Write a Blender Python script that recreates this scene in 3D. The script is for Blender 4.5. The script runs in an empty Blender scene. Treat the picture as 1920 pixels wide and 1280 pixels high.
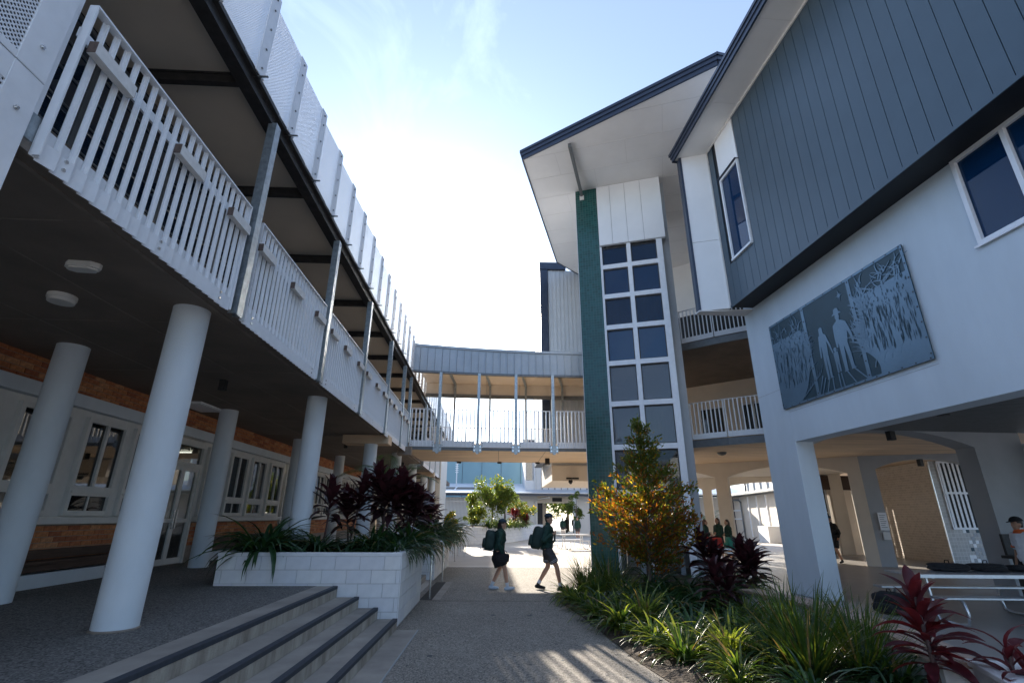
import bpy, bmesh, math, random
from mathutils import Vector, Matrix, noise

scene = bpy.context.scene
C = scene.collection
R = math.radians
PI = math.pi
rng = random.Random(7)

# ------------------------------------------------------------------ camera
cam_data = bpy.data.cameras.new('camera')
cam = bpy.data.objects.new('camera', cam_data)
C.objects.link(cam)
cam_data.sensor_fit = 'HORIZONTAL'
cam_data.sensor_width = 36.0
cam_data.lens = 917.0 / 1920.0 * 36.0
cam_data.clip_start = 0.05
cam_data.clip_end = 3000.0
CAMROT = Matrix((((0.9996535, -0.0141623, -0.0221877), (-0.0256591, -0.3362697, -0.9414161), (0.0058716, 0.9416592, -0.3365166))))
cam.matrix_world = Matrix.Translation((0, 0, 1.65)) @ CAMROT.to_4x4()
scene.camera = cam

# ------------------------------------------------------------------ sky and sun
SUN_AZ, SUN_EL = R(-11.0), R(20.3)          # azimuth from +Y, negative = to the left
sun_dir = Vector((math.sin(SUN_AZ) * math.cos(SUN_EL), math.cos(SUN_AZ) * math.cos(SUN_EL), math.sin(SUN_EL)))
world = bpy.data.worlds.new('World')
scene.world = world
world.use_nodes = True
wn, wl = world.node_tree.nodes, world.node_tree.links
wn.clear()
w_out = wn.new('ShaderNodeOutputWorld')
w_bg = wn.new('ShaderNodeBackground')
w_sky = wn.new('ShaderNodeTexSky')
w_sky.sky_type = 'NISHITA'
w_sky.sun_disc = False
w_sky.sun_elevation = SUN_EL
w_sky.sun_rotation = SUN_AZ
w_sky.altitude = 20
w_sky.air_density = 1.0
w_sky.dust_density = 1.5
w_sky.ozone_density = 2.5
# thin cirrus: real cloud cover over the whole sky, stretched noise on the view direction
w_tc = wn.new('ShaderNodeTexCoord')
w_map = wn.new('ShaderNodeMapping')
w_map.inputs['Scale'].default_value = (3.2, 2.2, 2.6)
w_map.inputs['Rotation'].default_value = (0.5, 0.35, 0.6)
w_no = wn.new('ShaderNodeTexNoise')
w_no.inputs['Scale'].default_value = 1.3
w_no.inputs['Detail'].default_value = 7
w_no.inputs['Roughness'].default_value = 0.62
w_no.inputs['Distortion'].default_value = 0.7
w_ramp = wn.new('ShaderNodeValToRGB')
w_ramp.color_ramp.elements[0].position = 0.52
w_ramp.color_ramp.elements[0].color = (0.0, 0.0, 0.0, 1)
w_ramp.color_ramp.elements[1].position = 0.80
w_ramp.color_ramp.elements[1].color = (0.42, 0.42, 0.42, 1)
w_mix = wn.new('ShaderNodeMix')
w_mix.data_type = 'RGBA'
w_mix.inputs['B'].default_value = (6.2, 6.2, 6.2, 1)
wl.new(w_tc.outputs['Generated'], w_map.inputs['Vector'])
wl.new(w_map.outputs['Vector'], w_no.inputs['Vector'])
wl.new(w_no.outputs['Fac'], w_ramp.inputs['Fac'])
wl.new(w_ramp.outputs['Color'], w_mix.inputs['Factor'])
w_veil = wn.new('ShaderNodeMix')                    # thin even high haze
w_veil.data_type = 'RGBA'
w_veil.inputs['Factor'].default_value = 0.36
w_veil.inputs['B'].default_value = (3.9, 3.6, 3.35, 1)
wl.new(w_sky.outputs['Color'], w_veil.inputs['A'])
wl.new(w_veil.outputs['Result'], w_mix.inputs['A'])
w_tint = wn.new('ShaderNodeMix')                    # cool daylight balance of the photograph
w_tint.data_type = 'RGBA'
w_tint.blend_type = 'MULTIPLY'
w_tint.inputs['Factor'].default_value = 1.0
w_tint.inputs['B'].default_value = (0.77, 0.965, 1.22, 1)
wl.new(w_mix.outputs['Result'], w_tint.inputs['A'])
wl.new(w_tint.outputs['Result'], w_bg.inputs['Color'])
w_bg.inputs['Strength'].default_value = 0.105
wl.new(w_bg.outputs['Background'], w_out.inputs['Surface'])

sun_data = bpy.data.lights.new('sun', 'SUN')
sun_data.energy = 5.0
sun_data.angle = R(0.53)
sun_data.color = (1.0, 0.90, 0.76)
sun = bpy.data.objects.new('sun', sun_data)
C.objects.link(sun)
sun.rotation_euler = sun_dir.to_track_quat('Z', 'Y').to_euler()
sun.location = (0, 0, 40)

vs = scene.view_settings
vs.view_transform = 'Standard'
vs.look = 'None'
vs.exposure = 1.48
vs.gamma = 1.0
scene.render.resolution_x = 1024
scene.render.resolution_y = 682
try:
    scene.cycles.max_bounces = 8
    scene.cycles.diffuse_bounces = 5
    scene.cycles.transparent_max_bounces = 24
except Exception:
    pass

# ------------------------------------------------------------------ materials
MATS = {}
def nodes_of(m):
    m.use_nodes = True
    n, l = m.node_tree.nodes, m.node_tree.links
    return n, l, n['Principled BSDF']

def pm(name, col, rough=0.6, metal=0.0, var=0.12, vscale=3.0, bump=0.0, bscale=60.0, spec=0.5,
       speck=None, streak=None, col2=None):
    """procedural surface: base colour with large stains, fine grain and bump."""
    if name in MATS:
        return MATS[name]
    m = bpy.data.materials.new(name)
    n, l, p = nodes_of(m)
    tc = n.new('ShaderNodeTexCoord')
    no = n.new('ShaderNodeTexNoise')
    no.inputs['Scale'].default_value = vscale
    no.inputs['Detail'].default_value = 6
    no.inputs['Roughness'].default_value = 0.6
    src = tc.outputs['Object']
    if streak:
        mp = n.new('ShaderNodeMapping')
        mp.inputs['Scale'].default_value = streak
        l.new(src, mp.inputs['Vector'])
        l.new(mp.outputs['Vector'], no.inputs['Vector'])
    else:
        l.new(src, no.inputs['Vector'])
    mr = n.new('ShaderNodeMapRange')
    mr.inputs['From Min'].default_value = 0.3
    mr.inputs['From Max'].default_value = 0.7
    l.new(no.outputs['Fac'], mr.inputs['Value'])
    mx = n.new('ShaderNodeMix')
    mx.data_type = 'RGBA'
    c = Vector(col[:3])
    a = c * (1 - var)
    b = Vector(col2) if col2 else c * (1 + var)
    mx.inputs['A'].default_value = (*a, 1)
    mx.inputs['B'].default_value = (*[min(x, .95) for x in b], 1)
    l.new(mr.outputs['Result'], mx.inputs['Factor'])
    out = mx.outputs['Result']
    if speck:
        scale, amt, dark, light = speck
        vo = n.new('ShaderNodeTexVoronoi')
        vo.inputs['Scale'].default_value = scale
        l.new(src, vo.inputs['Vector'])
        rp = n.new('ShaderNodeValToRGB')
        rp.color_ramp.elements[0].position = 0.15
        rp.color_ramp.elements[0].color = (*dark, 1)
        rp.color_ramp.elements[1].position = 0.85
        rp.color_ramp.elements[1].color = (*light, 1)
        l.new(vo.outputs['Color'], rp.inputs['Fac'])
        m2 = n.new('ShaderNodeMix')
        m2.data_type = 'RGBA'
        m2.blend_type = 'MIX'
        m2.inputs['Factor'].default_value = amt
        l.new(out, m2.inputs['A'])
        l.new(rp.outputs['Color'], m2.inputs['B'])
        out = m2.outputs['Result']
    l.new(out, p.inputs['Base Color'])
    p.inputs['Roughness'].default_value = rough
    p.inputs['Metallic'].default_value = metal
    p.inputs['Specular IOR Level'].default_value = spec
    if bump > 0:
        nb = n.new('ShaderNodeTexNoise')
        nb.inputs['Scale'].default_value = bscale
        nb.inputs['Detail'].default_value = 4
        l.new(src, nb.inputs['Vector'])
        bp = n.new('ShaderNodeBump')
        bp.inputs['Strength'].default_value = bump
        bp.inputs['Distance'].default_value = 0.02
        l.new(nb.outputs['Fac'], bp.inputs['Height'])
        l.new(bp.outputs['Normal'], p.inputs['Normal'])
    MATS[name] = m
    return m

def leaf_mat(name, col, col2, trans=0.45, rough=0.35, tcol=None):
    m = bpy.data.materials.new(name)
    m.use_nodes = True
    n, l = m.node_tree.nodes, m.node_tree.links
    p = n['Principled BSDF']
    out = n['Material Output']
    tc = n.new('ShaderNodeTexCoord')
    no = n.new('ShaderNodeTexNoise')
    no.inputs['Scale'].default_value = 9.0
    no.inputs['Detail'].default_value = 3
    l.new(tc.outputs['Object'], no.inputs['Vector'])
    mr = n.new('ShaderNodeMapRange')
    mr.inputs['From Min'].default_value = 0.35
    mr.inputs['From Max'].default_value = 0.65
    l.new(no.outputs['Fac'], mr.inputs['Value'])
    mx = n.new('ShaderNodeMix')
    mx.data_type = 'RGBA'
    mx.inputs['A'].default_value = (*col, 1)
    mx.inputs['B'].default_value = (*col2, 1)
    l.new(mr.outputs['Result'], mx.inputs['Factor'])
    l.new(mx.outputs['Result'], p.inputs['Base Color'])
    p.inputs['Roughness'].default_value = rough
    tr = n.new('ShaderNodeBsdfTranslucent')
    if tcol:
        tr.inputs['Color'].default_value = (*tcol, 1)
    else:
        sc = n.new('ShaderNodeMix')
        sc.data_type = 'RGBA'
        sc.blend_type = 'MULTIPLY'
        sc.inputs['Factor'].default_value = 1.0
        sc.inputs['B'].default_value = (2.2, 2.0, 0.8, 1)
        l.new(mx.outputs['Result'], sc.inputs['A'])
        l.new(sc.outputs['Result'], tr.inputs['Color'])
    ms = n.new('ShaderNodeMixShader')
    ms.inputs['Fac'].default_value = trans
    l.new(p.outputs['BSDF'], ms.inputs[1])
    l.new(tr.outputs['BSDF'], ms.inputs[2])
    l.new(ms.outputs['Shader'], out.inputs['Surface'])
    MATS[name] = m
    return m

def glass_mat(name, tint, see=0.25, rough=0.02, spec=1.0, coat=0.6):
    """window glass: mostly a dark mirror, partly see-through."""
    m = bpy.data.materials.new(name)
    m.use_nodes = True
    n, l = m.node_tree.nodes, m.node_tree.links
    p = n['Principled BSDF']
    out = n['Material Output']
    p.inputs['Base Color'].default_value = (*tint, 1)
    p.inputs['Roughness'].default_value = rough
    p.inputs['Specular IOR Level'].default_value = spec
    p.inputs['IOR'].default_value = 1.52
    p.inputs['Coat Weight'].default_value = coat
    p.inputs['Coat Roughness'].default_value = 0.01
    tr = n.new('ShaderNodeBsdfTransparent')
    tr.inputs['Color'].default_value = (0.75, 0.82, 0.85, 1)
    ms = n.new('ShaderNodeMixShader')
    ms.inputs['Fac'].default_value = see
    tc = n.new('ShaderNodeTexCoord')
    nb = n.new('ShaderNodeTexNoise')
    nb.inputs['Scale'].default_value = 1.1
    l.new(tc.outputs['Object'], nb.inputs['Vector'])
    bp = n.new('ShaderNodeBump')
    bp.inputs['Strength'].default_value = 0.03
    bp.inputs['Distance'].default_value = 0.05
    l.new(nb.outputs['Fac'], bp.inputs['Height'])
    l.new(bp.outputs['Normal'], p.inputs['Normal'])
    l.new(p.outputs['BSDF'], ms.inputs[1])
    l.new(tr.outputs['BSDF'], ms.inputs[2])
    l.new(ms.outputs['Shader'], out.inputs['Surface'])
    MATS[name] = m
    return m

def perforated(name, col, pitch, rad, axes=('Y', 'Z')):
    """white sheet metal with a staggered grid of punched holes."""
    m = bpy.data.materials.new(name)
    m.use_nodes = True
    n, l = m.node_tree.nodes, m.node_tree.links
    p = n['Principled BSDF']
    out = n['Material Output']
    p.inputs['Base Color'].default_value = (*col, 1)
    p.inputs['Roughness'].default_value = 0.45
    tc = n.new('ShaderNodeTexCoord')
    sp = n.new('ShaderNodeSeparateXYZ')
    l.new(tc.outputs['Object'], sp.inputs['Vector'])
    def math_(op, a, b=None):
        k = n.new('ShaderNodeMath')
        k.operation = op
        for i, x in enumerate((a, b)):
            if x is None:
                continue
            if isinstance(x, (int, float)):
                k.inputs[i].default_value = x
            else:
                l.new(x, k.inputs[i])
        return k.outputs[0]
    def grid(off):
        u = math_('FRACT', math_('ADD', math_('DIVIDE', sp.outputs[axes[0]], pitch), off + 100.0))
        v = math_('FRACT', math_('ADD', math_('DIVIDE', sp.outputs[axes[1]], pitch), off + 100.0))
        du = math_('SUBTRACT', u, 0.5)
        dv = math_('SUBTRACT', v, 0.5)
        d = math_('SQRT', math_('ADD', math_('MULTIPLY', du, du), math_('MULTIPLY', dv, dv)))
        return math_('LESS_THAN', d, rad / pitch)
    hole = math_('MAXIMUM', grid(0.0), grid(0.5))
    tr = n.new('ShaderNodeBsdfTransparent')
    ms = n.new('ShaderNodeMixShader')
    l.new(hole, ms.inputs['Fac'])
    l.new(p.outputs['BSDF'], ms.inputs[1])
    l.new(tr.outputs['BSDF'], ms.inputs[2])
    l.new(ms.outputs['Shader'], out.inputs['Surface'])
    MATS[name] = m
    return m

def tile_mat(name, col, grout, size, var=0.2, rough=0.2, axes='XZ', mortar=0.06, bw=1.0, offset=0.0):
    m = bpy.data.materials.new(name)
    n, l, p = nodes_of(m)
    tc = n.new('ShaderNodeTexCoord')
    sp = n.new('ShaderNodeSeparateXYZ')
    cb = n.new('ShaderNodeCombineXYZ')
    l.new(tc.outputs['Object'], sp.inputs['Vector'])
    ad = n.new('ShaderNodeMath')
    ad.operation = 'ADD'
    l.new(sp.outputs['X'], ad.inputs[0])
    l.new(sp.outputs['Y'], ad.inputs[1])
    l.new(ad.outputs[0], cb.inputs['X'])
    l.new(sp.outputs['Z'], cb.inputs['Y'])
    br = n.new('ShaderNodeTexBrick')
    br.offset = offset
    br.squash = 1.0
    br.inputs['Scale'].default_value = 1.0
    br.inputs['Brick Width'].default_value = size * bw
    br.inputs['Row Height'].default_value = size
    br.inputs['Mortar Size'].default_value = size * mortar
    br.inputs['Mortar Smooth'].default_value = 0.1
    br.inputs['Bias'].default_value = 0.0
    c = Vector(col)
    br.inputs['Color1'].default_value = (*(c * (1 - var)), 1)
    br.inputs['Color2'].default_value = (*(c * (1 + var)), 1)
    br.inputs['Mortar'].default_value = (*grout, 1)
    l.new(cb.outputs['Vector'], br.inputs['Vector'])
    l.new(br.outputs['Color'], p.inputs['Base Color'])
    rr = n.new('ShaderNodeMapRange')
    rr.inputs['To Min'].default_value = rough
    rr.inputs['To Max'].default_value = 0.8
    l.new(br.outputs['Fac'], rr.inputs['Value'])
    l.new(rr.outputs['Result'], p.inputs['Roughness'])
    bp = n.new('ShaderNodeBump')
    bp.inputs['Strength'].default_value = 0.5
    bp.inputs['Distance'].default_value = 0.004
    bp.invert = True
    l.new(br.outputs['Fac'], bp.inputs['Height'])
    l.new(bp.outputs['Normal'], p.inputs['Normal'])
    MATS[name] = m
    return m

M = MATS
pm('aggregate', (0.245, 0.22, 0.19), 0.85, var=0.26, vscale=0.9, bump=0.7, bscale=140, speck=(70, 0.62, (0.045, 0.04, 0.036), (0.54, 0.48, 0.41)))
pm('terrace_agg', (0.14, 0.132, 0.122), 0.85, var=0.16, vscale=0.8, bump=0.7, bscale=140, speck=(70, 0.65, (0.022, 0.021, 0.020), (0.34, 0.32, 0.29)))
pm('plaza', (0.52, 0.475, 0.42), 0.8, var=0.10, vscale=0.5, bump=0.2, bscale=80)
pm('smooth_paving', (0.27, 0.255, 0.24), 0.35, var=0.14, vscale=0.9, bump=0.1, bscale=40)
pm('step_concrete', (0.33, 0.295, 0.255), 0.8, var=0.24, vscale=1.8, bump=0.25, bscale=90)
pm('riser_concrete', (0.36, 0.31, 0.25), 0.85, var=0.35, vscale=2.2, bump=0.3, bscale=60, streak=(1, 2.5, 0.7), col2=(0.52, 0.47, 0.40))
pm('nosing', (0.035, 0.042, 0.055), 0.7, var=0.2, vscale=20)
pm('soffit_concrete', (0.20, 0.160, 0.130), 0.8, var=0.16, vscale=1.2, bump=0.15, bscale=30)
pm('warm_soffit', (0.66, 0.49, 0.33), 0.7, var=0.2, vscale=1.5, streak=(0.25, 3.0, 1), bump=0.1, bscale=30)
pm('edge_concrete', (0.24, 0.20, 0.165), 0.85, var=0.25, vscale=5)
pm('column_paint', (0.67, 0.72, 0.76), 0.75, var=0.085, vscale=1.7, streak=(1, 1, .35), bump=0.25, bscale=160)  # base colour also tinted with the cool blue of the shade
pm('white_render_shade_tint', (0.62, 0.69, 0.74), 0.8, var=0.065, vscale=1.3, streak=(1, 1, .3), bump=0.22, bscale=180)  # blue of the open shade is mixed into this white base colour
pm('cream_render', (0.70, 0.62, 0.52), 0.8, var=0.05, vscale=1.6, bump=0.15, bscale=120)
pm('grey_render', (0.40, 0.41, 0.42), 0.8, var=0.06, vscale=1.6, bump=0.2, bscale=150)
pm('white_metal', (0.83, 0.84, 0.86), 0.42, var=0.05, vscale=6)
pm('white_timber', (0.74, 0.72, 0.69), 0.6, var=0.10, vscale=14)
pm('block_end', (0.11, 0.075, 0.06), 0.7, var=0.3, vscale=30)
pm('galvanised', (0.36, 0.40, 0.42), 0.42, metal=0.75, var=0.25, vscale=14, bump=0.05, bscale=60)
pm('dark_steel', (0.035, 0.033, 0.032), 0.6, var=0.4, vscale=10)
pm('grey_steel', (0.16, 0.17, 0.175), 0.5, metal=0.3, var=0.12, vscale=8)
pm('ceiling_board', (0.70, 0.62, 0.52), 0.7, var=0.04, vscale=1.5)
pm('soffit_board', (0.84, 0.82, 0.79), 0.6, var=0.035, vscale=1.2)
pm('soffit_joint', (0.74, 0.72, 0.69), 0.6, var=0.03)
pm('navy_metal', (0.030, 0.042, 0.070), 0.38, metal=0.2, var=0.12, vscale=4)
pm('cladding_blue', (0.056, 0.088, 0.116), 0.40, metal=0.1, var=0.06, vscale=1.5)
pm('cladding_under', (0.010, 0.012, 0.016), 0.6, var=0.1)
pm('white_panel', (0.86, 0.86, 0.86), 0.55, var=0.03, vscale=1.2)
pm('pan_grey', (0.36, 0.39, 0.42), 0.42, metal=0.2, var=0.07, vscale=2.0)
pm('rib_light', (0.55, 0.57, 0.58), 0.45, metal=0.1, var=0.05, vscale=2.0)
pm('mortar', (0.30, 0.26, 0.22), 0.9, var=0.2, vscale=12)
pm('block_mortar', (0.46, 0.45, 0.44), 0.9, var=0.15, vscale=12)
for i, c in enumerate([(0.46, 0.165, 0.070), (0.52, 0.21, 0.085), (0.36, 0.12, 0.055), (0.56, 0.27, 0.13)]):
    pm('brick%d' % i, c, 0.85, var=0.28, vscale=22, bump=0.4, bscale=70)
for i, c in enumerate([(0.76, 0.76, 0.77), (0.73, 0.73, 0.75), (0.79, 0.785, 0.78)]):
    pm('block%d' % i, c, 0.8, var=0.06, vscale=6, bump=0.35, bscale=120)
pm('timber_dark', (0.075, 0.045, 0.032), 0.6, var=0.35, vscale=6, streak=(8, 0.6, 8))
pm('timber_seat', (0.40, 0.29, 0.23), 0.7, var=0.25, vscale=5, streak=(6, 1, 6))
pm('frame_white', (0.66, 0.65, 0.62), 0.5, var=0.06, vscale=5)
pm('stainless', (0.62, 0.62, 0.62), 0.22, metal=1.0, var=0.08, vscale=8)
pm('aluminium', (0.62, 0.65, 0.68), 0.32, metal=0.85, var=0.10, vscale=8)
pm('black_plastic', (0.012, 0.012, 0.013), 0.5, var=0.2)
pm('lamp_white', (0.72, 0.69, 0.64), 0.5, var=0.04)
pm('soil', (0.050, 0.036, 0.026), 0.95, var=0.5, vscale=16, bump=1.0, bscale=35, speck=(30, 0.35, (0.015, 0.01, 0.008), (0.22, 0.15, 0.10)))
pm('dark_interior', (0.035, 0.034, 0.033), 0.8, var=0.2)
pm('sky_blue_metal', (0.22, 0.38, 0.45), 0.5, var=0.05, vscale=0.4)
pm('roof_metal', (0.50, 0.54, 0.60), 0.4, metal=0.3, var=0.08, vscale=0.8)
pm('far_white', (0.68, 0.68, 0.67), 0.7, var=0.04, vscale=0.6)
pm('mural_dark', (0.012, 0.044, 0.062), 0.45, metal=0.2, var=0.15, vscale=2.5)
pm('mural_light', (0.115, 0.185, 0.245), 0.38, metal=0.35, var=0.2, vscale=1.1)
pm('bark', (0.13, 0.10, 0.075), 0.9, var=0.35, vscale=18, bump=0.5, bscale=40)
pm('stem_red', (0.10, 0.06, 0.055), 0.85, var=0.3, vscale=25)
pm('skin', (0.52, 0.29, 0.19), 0.55, var=0.08, vscale=10)
pm('skin2', (0.40, 0.22, 0.14), 0.55, var=0.08, vscale=10)
pm('hair', (0.025, 0.015, 0.010), 0.5, var=0.3, vscale=60)
pm('hair_brown', (0.10, 0.05, 0.028), 0.5, var=0.3, vscale=60)
pm('green_cloth', (0.012, 0.048, 0.036), 0.8, var=0.3, vscale=12, bump=0.3, bscale=25)
pm('bag_green', (0.010, 0.032, 0.028), 0.7, var=0.35, vscale=9, bump=0.3, bscale=20)
pm('black_cloth', (0.010, 0.010, 0.012), 0.85, var=0.3, vscale=12, bump=0.3, bscale=25)
pm('grey_cloth', (0.055, 0.052, 0.056), 0.85, var=0.25, vscale=12, bump=0.3, bscale=25)
pm('cap_blue', (0.022, 0.042, 0.062), 0.75, var=0.2, vscale=20)
pm('white_cloth', (0.68, 0.70, 0.74), 0.8, var=0.08, vscale=12)
pm('orange_cloth', (0.70, 0.13, 0.03), 0.8, var=0.1, vscale=12)
pm('red_cloth', (0.55, 0.05, 0.04), 0.8, var=0.1, vscale=12)
pm('teal_cloth', (0.04, 0.28, 0.22), 0.8, var=0.2, vscale=12)
pm('shoe_white', (0.55, 0.62, 0.70), 0.6, var=0.1, vscale=12)
pm('stripe_grey', (0.45, 0.44, 0.46), 0.8, var=0.1, vscale=12)
glass_mat('glass_blue', (0.005, 0.034, 0.095), see=0.14, spec=0.35, coat=0.0)
glass_mat('glass_upper', (0.012, 0.030, 0.060), see=0.05, spec=1.0, coat=1.0)
glass_mat('glass_blue_deep', (0.003, 0.022, 0.060), see=0.22, spec=0.35, coat=0.0)
glass_mat('glass_blue_pale', (0.010, 0.050, 0.120), see=0.10, spec=0.45, coat=0.1)
glass_mat('glass_pale_reflection', (0.12, 0.125, 0.135), see=0.30, spec=0.6, coat=0.3)  # grey base colour stands in for the pale reflection in the lower panes
glass_mat('glass_clear', (0.010, 0.016, 0.024), see=0.45, spec=0.5, coat=0.2)
glass_mat('glass_dark', (0.012, 0.013, 0.014), see=0.30)
glass_mat('glass_far', (0.03, 0.04, 0.05), see=0.1)
glass_mat('glass_grey', (0.03, 0.032, 0.036), see=0.35)
perforated('perforated_white', (0.80, 0.82, 0.85), 0.036, 0.0095)
perforated('perforated_fine', (0.80, 0.82, 0.85), 0.026, 0.0066)
tile_mat('green_tile', (0.014, 0.080, 0.074), (0.050, 0.125, 0.115), 0.10, var=0.25, rough=0.18, mortar=0.045)
tile_mat('cream_tile', (0.54, 0.48, 0.42), (0.66, 0.60, 0.54), 0.10, var=0.10, rough=0.14, bw=2.0, offset=0.5)
tile_mat('grey_tile', (0.42, 0.41, 0.39), (0.55, 0.54, 0.52), 0.14, var=0.10, rough=0.25)
leaf_mat('leaf_strap', (0.026, 0.060, 0.018), (0.058, 0.108, 0.026), trans=0.42)
leaf_mat('leaf_dead', (0.20, 0.14, 0.07), (0.30, 0.22, 0.12), trans=0.3)
leaf_mat('leaf_dark', (0.016, 0.050, 0.020), (0.035, 0.085, 0.032), trans=0.22)
leaf_mat('leaf_variegated_sunlit', (0.085, 0.140, 0.028), (0.24, 0.28, 0.075), trans=0.5)
leaf_mat('leaf_maroon', (0.050, 0.010, 0.016), (0.110, 0.020, 0.026), trans=0.3, tcol=(0.35, 0.03, 0.03))
leaf_mat('leaf_black', (0.022, 0.012, 0.014), (0.062, 0.020, 0.024), trans=0.2, tcol=(0.14, 0.02, 0.03))
leaf_mat('leaf_olive', (0.060, 0.085, 0.018), (0.11, 0.13, 0.025), trans=0.5)
leaf_mat('leaf_gold', (0.24, 0.15, 0.012), (0.40, 0.28, 0.020), trans=0.6, tcol=(0.85, 0.55, 0.03))
leaf_mat('leaf_copper', (0.13, 0.050, 0.012), (0.22, 0.085, 0.015), trans=0.5, tcol=(0.60, 0.20, 0.02))
leaf_mat('leaf_tree', (0.050, 0.095, 0.018), (0.13, 0.18, 0.035), trans=0.45)
leaf_mat('leaf_palm', (0.030, 0.075, 0.030), (0.055, 0.11, 0.04), trans=0.35)

# ------------------------------------------------------------------ mesh helpers
class MB:
    def __init__(s):
        s.v, s.f, s.m = [], [], []
    def add(s, vs, fs, mi=0):
        o = len(s.v)
        s.v.extend([tuple(p) for p in vs])
        s.f.extend([tuple(o + i for i in f) for f in fs])
        s.m.extend([mi] * len(fs))
        return s
    def box(s, x0, x1, y0, y1, z0, z1, mi=0):
        if x0 > x1: x0, x1 = x1, x0
        if y0 > y1: y0, y1 = y1, y0
        if z0 > z1: z0, z1 = z1, z0
        vs = [(x, y, z) for z in (z0, z1) for y in (y0, y1) for x in (x0, x1)]
        return s.add(vs, [(0, 2, 3, 1), (4, 5, 7, 6), (0, 1, 5, 4), (2, 6, 7, 3), (0, 4, 6, 2), (1, 3, 7, 5)], mi)
    def hexa(s, c, mi=0):
        """eight corners: four of the bottom face in order, four of the top"""
        return s.add(c, [(3, 2, 1, 0), (4, 5, 6, 7), (0, 1, 5, 4), (1, 2, 6, 5), (2, 3, 7, 6), (3, 0, 4, 7)], mi)
    def bar(s, p, q, w, h, up=(0, 0, 1), mi=0):
        p, q, up = Vector(p), Vector(q), Vector(up)
        d = (q - p).normalized()
        a = d.cross(up)
        if a.length < 1e-4:
            a = d.cross(Vector((1, 0, 0)))
        a.normalize()
        b = a.cross(d)
        a, b = a * w / 2, b * h / 2
        return s.hexa([p - a - b, p + a - b, p + a + b, p - a + b, q - a - b, q + a - b, q + a + b, q - a + b], mi)
    def prism(s, poly, ext, mi=0):
        """planar polygon (3-D points) pushed along ext"""
        n = len(poly)
        ext = Vector(ext)
        a = [Vector(p) for p in poly]
        b = [p + ext for p in a]
        fs = [tuple(range(n))[::-1], tuple(range(n, 2 * n))]
        for i in range(n):
            j = (i + 1) % n
            fs.append((i, j, n + j, n + i))
        return s.add(a + b, fs, mi)
    def tube(s, pts, r, n=8, cap=True, mi=0):
        pts = [Vector(p) for p in pts]
        k = len(pts)
        rs = r if isinstance(r, (list, tuple)) else [r] * k
        vs = []
        prev = None
        for i, p in enumerate(pts):
            d = (pts[min(i + 1, k - 1)] - pts[max(i - 1, 0)]).normalized()
            if prev is None:
                a = d.orthogonal().normalized()
            else:
                a = (prev - d * prev.dot(d)).normalized()
            prev = a
            b = d.cross(a)
            for j in range(n):
                t = 2 * PI * j / n
                vs.append(p + (a * math.cos(t) + b * math.sin(t)) * rs[i])
        fs = []
        for i in range(k - 1):
            for j in range(n):
                jj = (j + 1) % n
                fs.append((i * n + j, i * n + jj, (i + 1) * n + jj, (i + 1) * n + j))
        if cap:
            fs.append(tuple(range(n))[::-1])
            fs.append(tuple(range((k - 1) * n, k * n)))
        return s.add(vs, fs, mi)
    def cyl(s, c, r, z0, z1, n=24, mi=0, r2=None):
        return s.tube([(c[0], c[1], z0), (c[0], c[1], z1)], [r, r2 if r2 else r], n, True, mi)
    def mesh(s, name, mats, smooth=False):
        me = bpy.data.meshes.new(name)
        me.from_pydata(s.v, [], s.f)
        if not isinstance(mats, (list, tuple)):
            mats = [mats]
        for m in mats:
            me.materials.append(M[m] if isinstance(m, str) else m)
        if len(mats) > 1:
            me.polygons.foreach_set('material_index', s.m)
        if smooth:
            me.polygons.foreach_set('use_smooth', [True] * len(me.polygons))
        me.update()
        return me
    def build(s, name, mats, parent=None, smooth=False, bevel=0, auto=None, kind=None):
        me = s.mesh(name, mats, smooth)
        o = bpy.data.objects.new(name, me)
        C.objects.link(o)
        if parent is not None:
            o.parent = parent
            if parent.get('_world'):
                o.matrix_parent_inverse = WORLDINV[parent.name]
        if bevel:
            b = o.modifiers.new('bevel', 'BEVEL')
            b.width = bevel
            b.segments = 2
            b.limit_method = 'ANGLE'
        if auto:
            me.set_sharp_from_angle(angle=R(auto))
        if kind:
            o['kind'] = kind
        return o

WORLDINV = {}
def thing(name, label, cat, loc=(0, 0, 0), rotz=0.0, group=None, world_coords=False, kind=None):
    o = bpy.data.objects.new(name, None)
    o.empty_display_size = 0.3
    C.objects.link(o)
    o.location = loc
    o.rotation_euler = (0, 0, rotz)
    if label: o['label'] = label
    if cat: o['category'] = cat
    if group: o['group'] = group
    if kind: o['kind'] = kind
    if world_coords:
        o['_world'] = 1
        WORLDINV[o.name] = (Matrix.Translation(loc) @ Matrix.Rotation(rotz, 4, 'Z')).inverted()
    return o

def tag(o, label=None, cat=None, group=None, kind=None):
    if label: o['label'] = label
    if cat: o['category'] = cat
    if group: o['group'] = group
    if kind: o['kind'] = kind
    return o

def inst(name, me, parent=None, loc=(0, 0, 0), rot=(0, 0, 0), scale=(1, 1, 1)):
    o = bpy.data.objects.new(name, me)
    C.objects.link(o)
    o.location = loc
    o.rotation_euler = rot
    o.scale = scale
    if parent is not None:
        o.parent = parent
        if parent.get('_world'):
            o.matrix_parent_inverse = WORLDINV[parent.name]
    return o

def copy_tree(o, parent=None):
    c = o.copy()
    C.objects.link(c)
    c.parent = parent
    for ch in list(o.children):
        copy_tree(ch, c)
    return c

# ================================================================== the setting
def sheet(name, poly, z, mat, thick=0.0, label=None, kind='structure'):
    mb = MB()
    if thick:
        mb.prism([(x, y, z - thick) for x, y in poly], (0, 0, thick))
    else:
        mb.add([(x, y, z) for x, y in poly], [tuple(range(len(poly)))])
    o = mb.build(name, mat)
    o['kind'] = kind
    if label: o['label'] = label
    return o

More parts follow.
